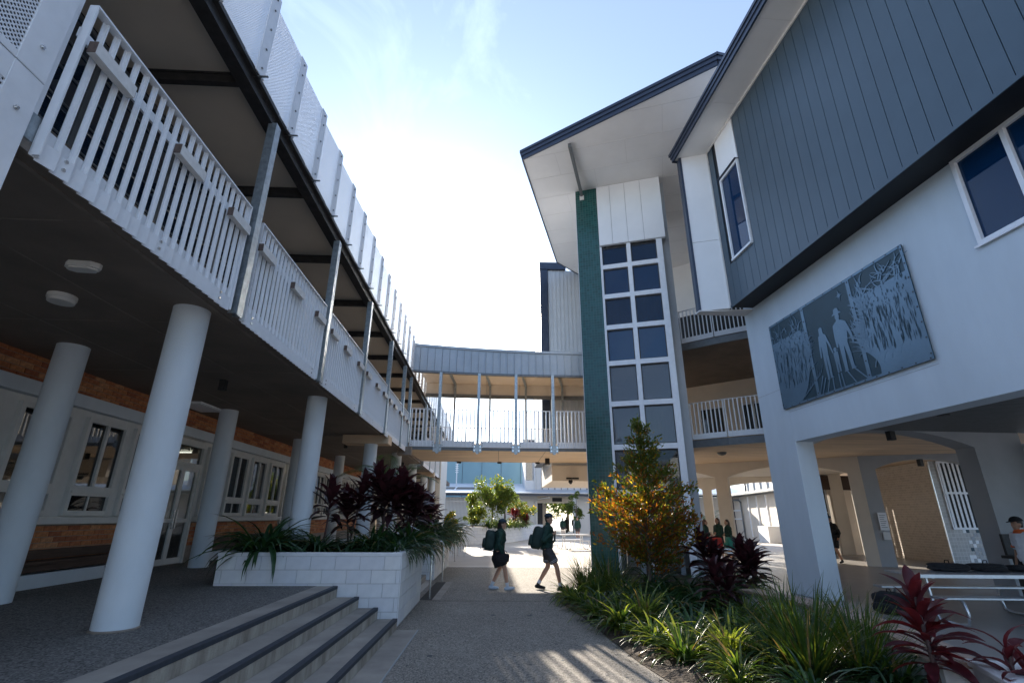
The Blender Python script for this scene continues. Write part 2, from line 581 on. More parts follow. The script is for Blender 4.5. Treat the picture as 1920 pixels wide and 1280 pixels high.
sheet('ground', [(-400, -300), (400, -300), (400, 600), (-400, 600)], -0.012, 'plaza', label='pale concrete ground of the courtyard running to the horizon')
sheet('path', [(-1.22, -4), (2.35, -4), (2.2, 2), (2.05, 4), (1.85, 6), (1.72, 6.8), (1.60, 8.2), (1.48, 9.6), (1.28, 11.0), (1.22, 11.9), (1.5, 13.2), (2.2, 15.2), (3.2, 18.55), (-1.76, 18.6), (-1.76, 8.6), (-1.22, 8.6)],
      0.0, 'aggregate', label='speckled exposed aggregate path between steps and garden bed')
sheet('plaza_paving', [(-1.9, 18.72), (3.6, 18.66), (7.0, 24), (9.5, 47), (-3.0, 47), (-2.0, 30)], -0.004, 'plaza', label='sunlit pale paving under and beyond the footbridge')
sheet('joint_strip', [(-1.76, 18.6), (3.2, 18.55), (3.6, 18.66), (-1.9, 18.72)], 0.0, 'soffit_joint', label='pale joint strip across the path below the bridge')
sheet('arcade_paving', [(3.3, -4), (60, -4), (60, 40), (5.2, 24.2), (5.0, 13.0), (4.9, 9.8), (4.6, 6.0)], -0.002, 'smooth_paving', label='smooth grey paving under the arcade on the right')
# control joints cut into the path
for yy, x0, x1 in ((11.35, -1.58, 1.24), (4.9, -1.2, 1.95)):
    mb = MB().box(x0, x1, yy, yy + 0.012, 0.0015, 0.003)
    o = mb.build('path_joint', 'soil'); o['kind'] = 'structure'

# old gum spots and drips trodden into the path: too many and small to count
gs = MB()
rg = random.Random(21)
for i in range(170):
    x, y = rg.uniform(-1.1, 1.7), rg.uniform(3, 18)
    if x > 1.95 - (y - 4) * .08: continue
    r_ = rg.uniform(.008, .026) * (1 if rg.random() < .85 else 2.2)
    k_ = 7
    gs.add([(x + r_ * rg.uniform(.7, 1.2) * math.cos(6.283 * j / k_), y + r_ * rg.uniform(.7, 1.2) * math.sin(6.283 * j / k_), .0022) for j in range(k_)], [tuple(range(k_))])
o = gs.build('gum_spots', 'nosing'); o['kind'] = 'stuff'; o['label'] = 'small dark gum spots trodden into the path'

# terrace: raised 0.6 m, edged by the four steps
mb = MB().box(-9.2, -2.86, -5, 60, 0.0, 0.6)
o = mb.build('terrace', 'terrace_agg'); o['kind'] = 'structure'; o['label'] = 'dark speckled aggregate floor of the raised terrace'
steps = thing('steps', 'flight of four long concrete steps with dark nosings', 'steps', (-2.0, 3, 0), kind='structure', world_coords=True)
del steps['category']
NOSE = [(-2.52, 0.6), (-2.17, 0.45), (-1.86, 0.30), (-1.55, 0.15)]
prev = -2.86
YE = 8.60
for i, (x, z) in enumerate(NOSE):
    y1 = YE - 0.001 * i
    mb = MB()
    mb.box(prev, x, -5, y1, 0.0, z + (0.004 if i == 0 else 0.0), 0)
    o = mb.build('step', ['step_concrete'], steps, bevel=0.008)
    r = MB().box(x, x + 0.006, -5, y1 - 0.003, z - 0.149, z - 0.035, 0).build('riser', 'riser_concrete', o)
    r.matrix_parent_inverse = Matrix()
    nz = MB().box(x - 0.062, x + 0.010, -5, y1 - 0.004, z - 0.034, z + 0.010, 0).build('nosing', 'nosing', o, bevel=0.004)
    nz.matrix_parent_inverse = Matrix()
    prev = x
MB().box(-1.55, -1.215, -5, 8.56, 0.0, 0.012).build('landing_strip', 'step_concrete', steps, bevel=0.004)
MB().box(-1.215, -1.203, -5, 8.57, 0.0, 0.016).build('edge_strip', 'grey_render', steps)

# ================================================================== left building
LB = thing('school_building', 'long two-storey brick school building with white balcony on round columns at left', 'building',
           (-3.15, 0, 0), math.atan(0.022))
ZS = 3.95
# ---- floor slab of the balcony
MB().box(-3.9, 0, -5, 42, ZS, ZS + 0.26).build('balcony_slab', 'soffit_concrete', LB)
# formwork board joints on the underside (shallow fins left by the moulds)
for k in range(12):
    MB().box(-3.85, -0.02, -1.0 + k * 2.3, -0.985 + k * 2.3, ZS - 0.004, ZS + 0.01).build('mould_seam', 'edge_concrete', LB)
for xx in (-1.3, -2.55):
    MB().box(xx, xx + 0.012, -4, 30, ZS - 0.005, ZS + 0.01).build('mould_seam', 'edge_concrete', LB)
MB().box(0.0, 0.035, -5, 18.7, ZS - 0.03, ZS + 0.05).build('slab_edge', 'edge_concrete', LB)
MB().box(0.0, 0.035, 23.3, 33.4, ZS - 0.03, ZS + 0.05).build('slab_edge', 'edge_concrete', LB)
# drip groove strip inboard of the edge
MB().box(-0.16, -0.12, -5, 33, ZS - 0.012, ZS + 0.01).build('drip_strip', 'edge_concrete', LB)

# ---- columns
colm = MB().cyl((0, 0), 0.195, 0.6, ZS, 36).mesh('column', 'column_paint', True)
colm.set_sharp_from_angle(angle=R(40))
FRONT = (0.9, 5.5, 10.1, 15.2, 19.6, 24.0, 28.5, 32.7)
ringm = MB().tube([(0, 0, .6), (0, 0, .612), (0, 0, .618)], [.212, .208, .197], 36).mesh('sealant_ring', 'edge_concrete', True)
for y in FRONT:
    c_ = inst('column', colm, LB, (-0.43, y, 0))
    inst('sealant_ring', ringm, c_)
for y in (2.4, 7.0, 11.6, 16.2, 20.8, 25.4, 30.0):
    inst('column', colm, LB, (-2.95, y, 0))
MB().box(-1.25, 0.12, 15.0, 15.55, ZS - 0.26, ZS - 0.002).build('corbel', 'warm_soffit', LB, bevel=0.01)
MB().box(-0.2, 0.30, 18.35, 18.75, ZS - 0.2, ZS + 0.1).build('bearing_block', 'edge_concrete', LB, bevel=0.01)
MB().box(-0.9, 0.14, 28.2, 28.8, ZS - 0.24, ZS - 0.002).build('corbel', 'warm_soffit', LB, bevel=0.01)

# ---- galvanised posts, roof beam, ceiling, purlins
def post_mesh(h):
    mb = MB()
    mb.box(-0.055, 0.055, -0.065, -0.053, 0, h)
    mb.box(-0.055, 0.055, 0.053, 0.065, 0, h)
    mb.box(-0.008, 0.008, -0.053, 0.053, 0, h)
    mb.box(0.045, 0.06, -0.066, 0.066, -0.02, h)
    return mb.mesh('post', 'galvanised')
pmh = post_mesh(6.74 - 3.90)
POSTS = (5.49, 8.55, 11.45, 14.40, 17.05, 18.60, 23.5, 26.2, 28.9, 31.6)
for y in POSTS:
    inst('post', pmh, LB, (0.075, y, 3.90))
MB().box(-0.10, 0.07, -4, 42, 6.73, 6.92).build('roof_beam', 'dark_steel', LB)
MB().box(0.07, 0.13, -4, 42, 6.86, 6.92).build('roof_beam_flange', 'dark_steel', LB)
MB().box(-3.85, -0.10, -4, 42, 6.95, 7.02).build('balcony_ceiling', 'ceiling_board', LB)
pur = MB().box(-1.515, -0.1, -0.04, 0.04, 6.80, 6.92).box(-1.515, -0.1, -0.055, 0.055, 6.92, 6.948).mesh('purlin', 'dark_steel')
for k in range(16):
    inst('purlin', pur, LB, (0, 0.2 + 2.33 * k, 0))
MB().box(-4.3, 0.02, -4, 42, 7.03, 7.12).build('roof', 'roof_metal', LB)

# ---- perforated screen above the roof edge: sawtooth panels with folded flanges
def screen_mesh():
    a, b = (0.085, 0.0), (0.155, 1.02)
    mb = MB()
    z0, z1 = 6.90, 8.28
    t = 0.004
    fx = 0.143
    mb.hexa([(a[0], 0, z0), (a[0] + t, 0, z0), (fx + t, .83, z0), (fx, .83, z0), (a[0], 0, z1), (a[0] + t, 0, z1), (fx + t, .83, z1), (fx, .83, z1)], 0)
    return mb.mesh('screen_sheet', 'perforated_fine')
def flange_mesh():
    mb = MB()
    z0, z1 = 6.88, 8.30
    fx = 0.143
    mb.hexa([(fx, .83, z0), (fx + .012, .83, z0), (.172, 1.012, z0), (.16, 1.012, z0), (fx, .83, z1), (fx + .012, .83, z1), (.172, 1.012, z1), (.16, 1.012, z1)], 0)
    mb.box(0.085, 0.172, 1.012, 1.019, z0, z1, 0)
    return mb.mesh('flange', 'white_metal')
sb_ = MB()
for z in (6.98, 7.3, 7.65, 8.0, 8.2):
    sb_.box(0.160, 0.178, .915, .935, z, z + .02)
sb_.box(0.02, 0.26, .93, .95, 6.86, 6.878)
sbm = sb_.mesh('bolts', 'grey_steel')
sm, fm = screen_mesh(), flange_mesh()
for k in range(-3, 38):
    p = inst('screen_panel', sm, LB, (0, 4.86 + (k - 1) * 1.02, 0))
    inst('flange', fm, p)
    inst('bolts', sbm, p)['kind'] = 'stuff'

# ---- the tall perforated panel at the near end
np_ = MB()
np_.box(0.055, 0.060, -0.2, 2.42, 4.42, 8.2)
np_.box(0.055, 0.060, -0.2, 2.42, 3.05, 4.22)
big = np_.build('screen_sheet', 'perforated_white', LB)
fr = MB()
fr.box(0.05, 0.068, 2.42, 2.64, 4.405, 8.3)
fr.box(0.05, 0.068, 2.42, 2.64, 3.0, 4.395)
fr.box(0.05, 0.066, -0.2, 2.42, 4.405, 4.46)
fr.box(0.05, 0.066, -0.2, 2.42, 4.22, 4.395)
fr.box(0.05, 0.066, -0.2, 2.42, 3.0, 3.08)
fr.box(-0.06, 0.05, 2.628, 2.64, 3.0, 8.3)
fr.build('screen_frame', 'white_metal', big, bevel=0.003)
bolt = MB().tube([(0.066, 0, 0), (0.078, 0, 0)], 0.016, 10).tube([(0.078, 0, 0), (0.09, 0, 0)], 0.009, 8).mesh('bolt', 'stainless')
for y, z in ((2.53, 5.15), (2.53, 4.62), (2.53, 4.1), (2.53, 3.5), (2.53, 5.7), (2.3, 4.33)):
    inst('bolt', bolt, big, (0, y, z))
mb = MB().bar((0.0, 2.685, 4.05), (0.0, 2.685, 6.72), 0.05, 0.04)
mb.build('screen_post', 'white_metal', LB)
mb = MB().box(-0.16, 0.035, 2.655, 2.80, 3.98, 4.2)
mb.build('bearing_plate', 'galvanised', LB, bevel=0.004)

# ---- balustrade panels
balm = MB().box(0.055, 0.090, -0.005, 0.005, 0, 1.385).box(0.055, 0.061, -0.027, 0.027, 0, 1.385).mesh('baluster', 'white_metal')
blockm = MB().box(0.10, 0.165, -0.21, 0.21, -0.055, 0.055, 0).box(0.098, 0.163, -0.215, -0.21, -0.052, 0.052, 1).box(0.098, 0.163, 0.21, 0.215, -0.052, 0.052, 1).mesh('spacer_block', ['white_timber', 'block_end'])
dot = MB().tube([(0.064, 0, 0), (0.078, 0, 0)], 0.014, 8).mesh('bolt', 'stainless')
def balustrade(y0, y1, blocks=(), parent=LB, pitch=0.125):
    mb = MB()
    mb.box(0.045, 0.112, y0, y1, 5.28, 5.298)                 # top rail
    mb.box(0.030, 0.053, y0, y1, 4.98, 5.07)                  # mid rail behind the bars
    mb.box(0.040, 0.050, y0, y1, 3.905, 4.15)                  # skirting plate behind
    mb.box(0.045, 0.11, y0, y0 + 0.012, 3.90, 5.28)
    mb.box(0.045, 0.11, y1 - 0.012, y1, 3.90, 5.28)
    rail = mb.build('balustrade', 'white_metal', parent)
    n = max(2, int(round((y1 - y0) / pitch)))
    for i in range(n + 1):
        y = y0 + 0.03 + (y1 - y0 - 0.06) * i / n
        inst('baluster', balm, rail, (0, y, 3.895))
    # folded skirt between the bars
    sk = MB()
    for i in range(n):
        ya = y0 + 0.03 + (y1 - y0 - 0.06) * i / n
        yb = y0 + 0.03 + (y1 - y0 - 0.06) * (i + 1) / n
        sk.hexa([(0.056, ya, 3.88), (0.060, ya, 3.88), (0.094, yb, 3.88), (0.090, yb, 3.88), (0.056, ya, 4.04), (0.060, ya, 4.04), (0.094, yb, 4.04), (0.090, yb, 4.04)])
    sk.build('skirt', 'white_metal', rail)
    for i in range(3):
        y = y0 + 0.22 + (y1 - y0 - 0.44) * i / 2
        for z in (3.95, 4.02):
            inst('bolt', dot, rail, (0.01, y, z))
    for y in blocks:
        inst('spacer_block', blockm, rail, (0, y, 4.93))
    return rail
balustrade(2.73, 5.33, (2.99, 4.06, 5.08))
balustrade(5.67, 8.39, (5.88, 6.99, 8.10))
balustrade(8.73, 11.28, (8.96, 9.92, 11.03))
balustrade(11.62, 14.22, (11.85, 12.98, 13.93))
balustrade(14.58, 16.88, (14.8, 15.60, 16.65))
balustrade(17.22, 18.46, (17.45, 18.2))
for y0 in (23.7, 26.4, 29.1):
    balustrade(y0, y0 + 2.3)

# ---- upper wall behind the balcony: dark louvred glazing
MB().box(-3.86, -1.52, -4, 42, 4.21, 6.945).build('upper_wall', 'cladding_under', LB)
uw = MB()
for k in range(6):
    uw.box(-0.02, 0.02, 0.0, 1.30, k * 0.34, k * 0.34 + 0.018)
uw.box(-0.03, 0.03, -0.05, 0.0, -0.05, 2.1); uw.box(-0.03, 0.03, 1.3, 1.35, -0.05, 2.1)
uw.box(-0.03, 0.03, 0.0, 1.3, -0.05, 0.0); uw.box(-0.03, 0.03, 0.0, 1.3, 2.05, 2.1)
uwm = uw.mesh('window_frame', 'grey_steel')
ugm = MB().box(-0.012, 0.0, 0.0, 1.30, 0.0, 2.05).mesh('pane', 'glass_upper')
for k in range(22):
    f = inst('upper_window', uwm, LB, (-1.485, 0.2 + 1.45 * k, 4.75))
    inst('pane', ugm, f, (0, 0, 0))

# ---- ground floor wall: brick bands, cream lintel, white windows
XW = -3.85
wall = MB().box(XW - 0.30, XW - 0.012, -4, 33, 0.6, 1.50).box(XW - 0.30, XW - 0.012, -4, 33, 3.55, ZS).build('brick_wall', 'mortar', LB)
BL, BH, BJ = 0.230, 0.074, 0.010
brm = [MB().box(-0.012, 0.0 + 0.001 * i, 0, BL, 0, BH).mesh('brick', 'brick%d' % i) for i in range(4)]
cand = []
for (z0, ncourse) in ((3.555, 5), (0.97, 6)):
    for r in range(ncourse):
        y = 4.6 + (BL / 2 if r % 2 else 0)
        while y < 31:
            z = z0 + r * (BH + BJ)
            if z + BH < ZS + 0.05 and not (11.15 < y + .1 < 12.5 and z < 2) and not (17.7 < y + .1 < 19.25 and z < 2):
                cand.append((y, z))
            y += BL + BJ
cand.sort(key=lambda c: c[0] - (3.0 if c[1] > 2 else 0))
rest = [MB() for _ in range(4)]
for i, (y, z) in enumerate(cand):
    k = rng.choice((0, 0, 1, 1, 2, 3))
    h = min(BH, ZS - 0.002 - z)
    if i < 290:
        inst('brick', brm[k], wall, (XW, y, z), scale=(1, 1, h / BH))
    else:
        rest[k].box(XW - 0.012, XW + 0.001 * k, y, y + BL, z, z + h)
allr = MB()
for k, r in enumerate(rest):
    allr.add(r.v, r.f, k)
o = allr.build('brickwork', ['brick%d' % i for i in range(4)], wall); o['kind'] = 'stuff'
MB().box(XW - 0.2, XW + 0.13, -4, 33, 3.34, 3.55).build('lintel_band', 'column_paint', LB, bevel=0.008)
MB().box(XW - 0.3, XW - 0.02, -4, 11.15, 1.50, 3.34).box(XW - 0.3, XW - 0.02, 12.55, 17.7, 1.50, 3.34).box(XW - 0.3, XW - 0.02, 19.3, 33, 1.50, 3.34).build('window_surround', 'frame_white', LB)
MB().box(XW - 0.1, XW + 0.14, -4, 11.13, 1.49, 1.60).build('sill', 'frame_white', LB, bevel=0.008)
MB().box(XW - 0.1, XW + 0.14, 12.57, 17.68, 1.49, 1.60).build('sill', 'frame_white', LB, bevel=0.008)
MB().box(XW - 0.1, XW + 0.14, 19.32, 33, 1.49, 1.60).build('sill', 'frame_white', LB, bevel=0.008)

def window_meshes(w):
    fr = MB()
    d0, d1 = -0.05, 0.055
    fr.box(d0, d1, -0.07, 0.0, 1.62, 3.24); fr.box(d0, d1, w, w + 0.07, 1.62, 3.24)
    for z0, z1 in ((1.62, 1.70), (1.94, 2.10), (3.16, 3.24)):
        fr.box(d0, d1 - 0.004, 0.0, w, z0, z1)
    fr.box(d0, d1 - 0.012, w / 2 - 0.03, w / 2 + 0.03, 2.10, 3.16)
    fr.box(d0, d1 - 0.03, w / 2 - 0.012, w / 2 + 0.012, 1.70, 1.94)
    fr.box(d1, d1 + .03, -0.05, w + 0.05, 1.98, 2.02)
    me = fr.mesh('window', 'frame_white')
    p = MB()
    return me, MB().box(-0.004, 0.0, 0.0, w / 2 - 0.03, 2.10, 3.16).mesh('pane', 'glass_dark'), MB().box(-0.004, 0.0, 0.0, w / 2 - 0.012, 1.70, 1.94).mesh('pane', 'glass_dark')
wm = window_meshes(0.86)
for y in (4.9, 6.2, 7.52, 8.83, 10.05, 12.78, 13.96, 15.2, 16.5, 19.7, 20.95, 22.2, 23.5, 24.8, 26.1, 27.4, 28.7):
    w = inst('window', wm[0], LB, (XW, y, 0))
    inst('pane', wm[1], w, (0, 0, 0)); inst('pane', wm[1], w, (0, 0.46, 0))
    inst('pane', wm[2], w, (0, 0, 0)); inst('pane', wm[2], w, (0, 0.442, 0))
def door(y0, y1):
    mb = MB()
    d0, d1 = -0.08, 0.05
    mb.box(d0, d1, y0, y0 + 0.07, 0.61, 3.30); mb.box(d0, d1, y1 - 0.07, y1, 0.61, 3.30)
    for z0, z1 in ((2.68, 2.78), (3.16, 3.30)):
        mb.box(d0, d1 - 0.004, y0 + 0.07, y1 - 0.07, z0, z1)
    d = mb.build('door', 'frame_white', LB)
    d.location = (XW, 0, 0)
    ym = (y0 + y1) / 2
    MB().box(-0.02, -0.012, y0 + 0.07, y1 - 0.07, 2.78, 3.16).build('pane', 'glass_dark', d)
    for a, b in ((y0 + 0.07, ym), (ym, y1 - 0.07)):
        lf = MB()
        lf.box(-0.03, 0.02, a + 0.003, a + 0.07, 0.62, 2.68); lf.box(-0.03, 0.02, b - 0.07, b - 0.003, 0.62, 2.68)
        lf.box(-0.03, 0.018, a + 0.07, b - 0.07, 0.62, 0.74); lf.box(-0.03, 0.018, a + 0.07, b - 0.07, 2.60, 2.68)
        lf.box(-0.03, 0.018, a + 0.07, b - 0.07, 1.48, 1.56)
        lf.box(-0.02, -0.012, a + 0.07, b - 0.07, 0.74, 2.60, 1)
        lf.box(0.02, 0.06, (b - 0.055 if a < ym - .1 and b == ym else a + 0.035), (b - 0.035 if b == ym else a + 0.055), 1.35, 1.75, 2)
        lf.build('door_leaf', ['frame_white', 'glass_dark', 'stainless'], d)
door(11.18, 12.52)
door(17.75, 19.25)
# dim room behind the glass, with lit ceiling tubes
MB().box(-8.5, -8.4, -4, 33, 0.6, 3.9).box(-8.4, XW - 0.3, -4, 33, 3.40, 3.46).box(-8.4, XW - 0.3, -4, 33, 0.58, 0.605).build('room_shell', 'lamp_white', LB)
tube_m = bpy.data.materials.new('lamp_tube'); tube_m.use_nodes = True
tube_m.node_tree.nodes['Principled BSDF'].inputs['Emission Color'].default_value = (1, 0.86, 0.68, 1)
tube_m.node_tree.nodes['Principled BSDF'].inputs['Emission Strength'].default_value = 6.0
M['lamp_tube'] = tube_m
for k in range(5):
    MB().box(-6.2, -4.9, 9.6 + k * 2.6, 9.66 + k * 2.6, 3.33, 3.37).build('lamp_tube', 'lamp_tube', LB)
# plinth and timber bench along the wall
MB().box(XW, XW + 0.30, 4.0, 10.9, 0.6, 0.80).build('plinth', 'column_paint', LB, bevel=0.01)
MB().box(XW, XW + 0.30, 13.2, 17.4, 0.6, 0.80).build('plinth', 'column_paint', LB, bevel=0.01)
for y0, y1 in ((4.0, 10.9), (13.2, 17.4)):
    for i in range(4):
        MB().box(XW + 0.004 + i * 0.085, XW + 0.08 + i * 0.085, y0, y1, 0.93 + 0.0, 0.97).build('bench_slat', 'timber_dark', LB, bevel=0.004)
    MB().box(XW + 0.002, XW + 0.03, y0, y1, 0.98, 1.12).build('bench_back', 'timber_dark', LB)
    MB().box(XW + 0.26, XW + 0.30, y0, y1, 0.83, 0.925).build('bench_rail', 'timber_dark', LB)

# end wall of white ribbed panels where the building steps out beyond the bridge
for k in range(9):
    MB().box(-0.5 + k * 0.0, 0.02, 33.5 + k * 0.55, 34.03 + k * 0.55, 0.0, 6.9).build('wall_panel', 'far_white', LB)
for k in range(4):
    MB().box(-0.52 - 0.9 * (k + 1), -0.53 - 0.9 * k, 33.4, 33.52, 0.6, ZS - .002).build('wall_panel', 'cream_render', LB)
MB().box(-0.62, 0.03, 33.36, 33.47, 0.0, 6.9).build('wall_panel', 'cream_render', LB)

# lights, speakers and the roof hatch under the balcony slab: hung on it, so things of their own
o = thing('ceiling_light', 'rectangular white light with cut corners on the dark underside of the balcony', 'light', (-4.08, 4.35, ZS), 0.1)
mb = MB()
pts = [(-0.10, -0.07), (0.10, -0.07), (0.155, -0.02), (0.155, 0.02), (0.10, 0.07), (-0.10, 0.07), (-0.155, 0.02), (-0.155, -0.02)]
mb.prism([(x * 1.0, y, -0.055) for x, y in pts], (0, 0, 0.055)); mb.build('housing', 'lamp_white', o, bevel=0.006)
MB().prism([(x * .85, y * .85, -0.075) for x, y in pts], (0, 0, 0.02)).build('diffuser', 'lamp_white', o, bevel=0.004)
o = thing('ceiling_light', 'round white bulkhead light on the dark underside of the balcony', 'light', (-4.92, 5.12, ZS))
MB().cyl((0, 0), 0.135, -0.05, 0.0, 28).build('housing', 'lamp_white', o, True, bevel=0.004, auto=35)
MB().tube([(0, 0, -0.09), (0, 0, -0.085), (0, 0, -0.05)], [0.10, 0.122, 0.128], 28).build('diffuser', 'lamp_white', o, True, auto=35)
def speaker(loc, label, s=1.0):
    o = thing('wall_speaker', label, 'speaker', loc)
    MB().box(-0.055 * s, 0.055 * s, -0.055 * s, 0.055 * s, -0.20 * s, -0.01).build('housing', 'black_plastic', o, bevel=0.008)
    MB().box(-0.045 * s, 0.045 * s, -0.058 * s, -0.055 * s, -0.19 * s, -0.03).build('grille', 'dark_steel', o)
speaker((-5.0, 8.7, ZS), 'small black box hanging under the balcony between the first column pairs')
speaker((-5.1, 16.6, ZS), 'small black box hanging under the balcony beside the concrete corbel')
speaker((-4.4, 23.0, ZS), 'small black box under the building just beyond the footbridge')
o = thing('roof_hatch', 'pale grated hatch in the dark underside of the balcony near the wall', 'hatch', (-7.0, 11.1, ZS))
MB().box(-0.02, 0.55, -0.55, 0.45, -0.03, -0.002).build('frame', 'white_metal', o)
for k in range(9):
    MB().box(0.0, 0.53, -0.53 + k * 0.108, -0.45 + k * 0.108, -0.05, -0.03).build('slat', 'white_metal', o)

# ================================================================== block planters on the left
bkm = [MB().box(0, 0.385, -0.012, 0, 0, 0.185).mesh('block', 'block%d' % i) for i in range(3)]
def block_face(parent, p, q, z0, ncourse, proud=0.0, course=0.2, L=0.39, start=0.0):
    """courses of concrete blocks laid along p -> q, outside to the right of the direction"""
    p, q = Vector((*p, 0)), Vector((*q, 0))
    d = (q - p); n = d.length; d.normalize()
    ang = math.atan2(d.y, d.x)
    for r in range(ncourse):
        x = -(0.5 * L if r % 2 else 0.0) - start
        while x < n - 0.02:
            a, b = max(x, 0.0) + 0.004, min(x + L - 0.004, n - 0.004)
            if b - a > 0.03:
                pos = p + d * a
                o = inst('block', bkm[rng.randrange(3)], parent, (pos.x, pos.y, z0 + r * course + 0.004 + rng.uniform(-.0008, .0008)), (0, 0, ang), ((b - a) / 0.385, 1 + rng.uniform(0, .25), (course - 0.008) / 0.185))
            x += L
    return

def planter(name, label, poly, faces, top, soil_z, z0=0.0):
    c = Vector((sum(p[0] for p in poly) / len(poly), sum(p[1] for p in poly) / len(poly), 0))
    o = thing(name, label, 'planter', (c.x, c.y, 0), world_coords=True)
    w = MB()
    n = len(poly)
    # walls: mortar core 0.19 thick, drawn as a solid ring
    inner = []
    for i in range(n):
        v = Vector((*poly[i], 0)); inner.append(v + (c - v).normalized() * 0.24)
    for i in range(n):
        j = (i + 1) % n
        a, b, cc, dd = poly[i], poly[j], inner[j], inner[i]
        w.hexa([(a[0], a[1], z0), (b[0], b[1], z0), (cc.x, cc.y, z0), (dd.x, dd.y, z0), (a[0], a[1], top - 0.05), (b[0], b[1], top - 0.05), (cc.x, cc.y, top - 0.05), (dd.x, dd.y, top - 0.05)])
    w.build('core', 'block_mortar', o)
    for (i, zz, nc, st) in faces:
        block_face(o, poly[i], poly[(i + 1) % n], zz, nc, start=st)
    # cap course
    for i in range(n):
        j = (i + 1) % n
        a, b, cc, dd = Vector((*poly[i], 0)), Vector((*poly[j], 0)), inner[j], inner[i]
        ca = (a - c).normalized() * 0.018; cb = (b - c).normalized() * 0.018
        a2, b2 = a + ca, b + cb
        MB().hexa([(a2.x, a2.y, top - 0.05), (b2.x, b2.y, top - 0.05), (cc.x, cc.y, top - 0.05), (dd.x, dd.y, top - 0.05), (a2.x, a2.y, top), (b2.x, b2.y, top), (cc.x, cc.y, top), (dd.x, dd.y, top)]).build('cap', 'block%d' % (i % 3), o, bevel=0.006)
    MB().prism([(p.x, p.y, soil_z - .1) for p in inner], (0, 0, 0.1)).build('soil', 'soil', o)
    return o

PL1 = planter('block_planter', 'white concrete block planter at the end of the steps', [(-4.46, 8.62), (-1.57, 8.70), (-1.60, 11.25), (-4.46, 11.25)],
              [(0, 0.03, 5, 0.1), (1, 0.03, 5, 0.2)], 1.08, 1.0)
PL2 = planter('block_planter', 'white block planter beyond the drain grate and handrails', [(-4.4, 14.75), (-1.77, 14.85), (-1.78, 19.2), (-4.4, 19.2)],
              [(0, 0.0, 5, 0.1), (1, 0.0, 5, 0.0)], 1.02, 0.95)
# steps up between the two planters
st2 = thing('steps', 'short steps up to the terrace between the block planters', 'steps', (-2.4, 13, 0), kind='structure', world_coords=True)
del st2['category']
for i, (x, z) in enumerate([(-1.95, 0.15), (-2.25, 0.30), (-2.55, 0.45)]):
    MB().box(-2.88, x, 11.27, 14.73, z - 0.15, z).build('step', 'step_concrete', st2, bevel=0.006)

# drain grate and stainless handrails by the steps
o = thing('drain_grate', 'dark slotted drain grate set in the path beside the handrail', 'grate', (-1.5, 12.9, 0), 0.0)
MB().box(-0.14, 0.30, -1.5, 1.5, 0.0, 0.006).build('frame', 'step_concrete', o)
for k in range(26):
    MB().box(-0.12, 0.13, -1.45 + k * 0.112, -1.37 + k * 0.112, 0.006, 0.014).build('bar', 'dark_steel', o)
def handrail(pts, label, r=0.021, feet=True):
    o = thing('handrail', label, 'handrail', (pts[0][0], pts[0][1], 0), world_coords=True)
    MB().tube(pts, r, 12).build('tube', 'stainless', o, True, auto=50)
    if feet:
        for p in (pts[0], pts[-1]):
            if p[2] < 0.3:
                MB().cyl((p[0], p[1]), 0.045, p[2], p[2] + 0.012, 16).build('foot_plate', 'stainless', o)
    return o
def bent(p0, top, x1, p1z):
    """post up, bend over and run back towards the terrace"""
    x, y = p0
    pts = [(x, y, 0.0), (x, y, top - 0.10), (x - 0.02, y, top - 0.04), (x - 0.07, y, top - 0.008), (x - 0.14, y, top + 0.0)]
    pts += [(x1, y, p1z)]
    return pts
handrail(bent((-1.43, 11.54), 1.02, -2.6, 1.45), 'stainless bent handrail at the corner of the near planter')
handrail(bent((-1.50, 14.62), 1.00, -2.6, 1.45), 'stainless bent handrail at the front of the second planter')
for (x, y, lb) in ((-1.68, 20.7, 'stainless handrail post just past the second planter'), (-1.80, 23.5, 'stainless handrail post under the rear edge of the footbridge'), (-1.86, 26.3, 'farthest stainless handrail post before the far steps')):
    handrail(bent((x, y), 1.0, -2.8, 1.3), lb)

# ================================================================== covered footbridge
BR = thing('footbridge', 'covered footbridge with grey metal roof fascia spanning from balcony to tiled tower', 'footbridge', (0, 20.9, 0), world_coords=True)
def yf(x):                       # front edge bows slightly
    return 18.92 - 0.011 * (x - 1.6) ** 2
XS = [-3.52 + 0.3 * k for k in range(25)]          # to x = 3.68
def sag(x):                      # the roof edge falls gently towards the tower
    t = min(1.0, max(0.0, (3.6 - x) / 7.1))
    return -0.20 * (1 - t ** 1.7)
def strip(x0, x1, dy0, dy1, z0, z1, mb, n=8, mi=0, s0=0.0, s1=0.0):
    for i in range(n):
        a = x0 + (x1 - x0) * i / n; b = x0 + (x1 - x0) * (i + 1) / n
        A0, B0, A1, B1 = z0 + s0 * sag(a), z0 + s0 * sag(b), z1 + s1 * sag(a), z1 + s1 * sag(b)
        mb.hexa([(a, yf(a) + dy0, A0), (b, yf(b) + dy0, B0), (b, yf(b) + dy1, B0), (a, yf(a) + dy1, A0), (a, yf(a) + dy0, A1), (b, yf(b) + dy0, B1), (b, yf(b) + dy1, B1), (a, yf(a) + dy1, A1)], mi)
    return mb
strip(-3.55, 5.2, 0.06, 4.3, 4.0, 4.26, MB()).build('deck', 'warm_soffit', BR)
strip(-3.55, 5.2, 0.0, 0.058, 3.99, 4.10, MB()).build('deck_edge', 'grey_steel', BR)
strip(-0.05, -0.03, 0.1, 4.2, 3.992, 4.001, MB(), 1).build('soffit_seam', 'edge_concrete', BR)
strip(1.75, 1.765, 0.1, 4.2, 3.992, 4.001, MB(), 1).build('soffit_seam', 'edge_concrete', BR)
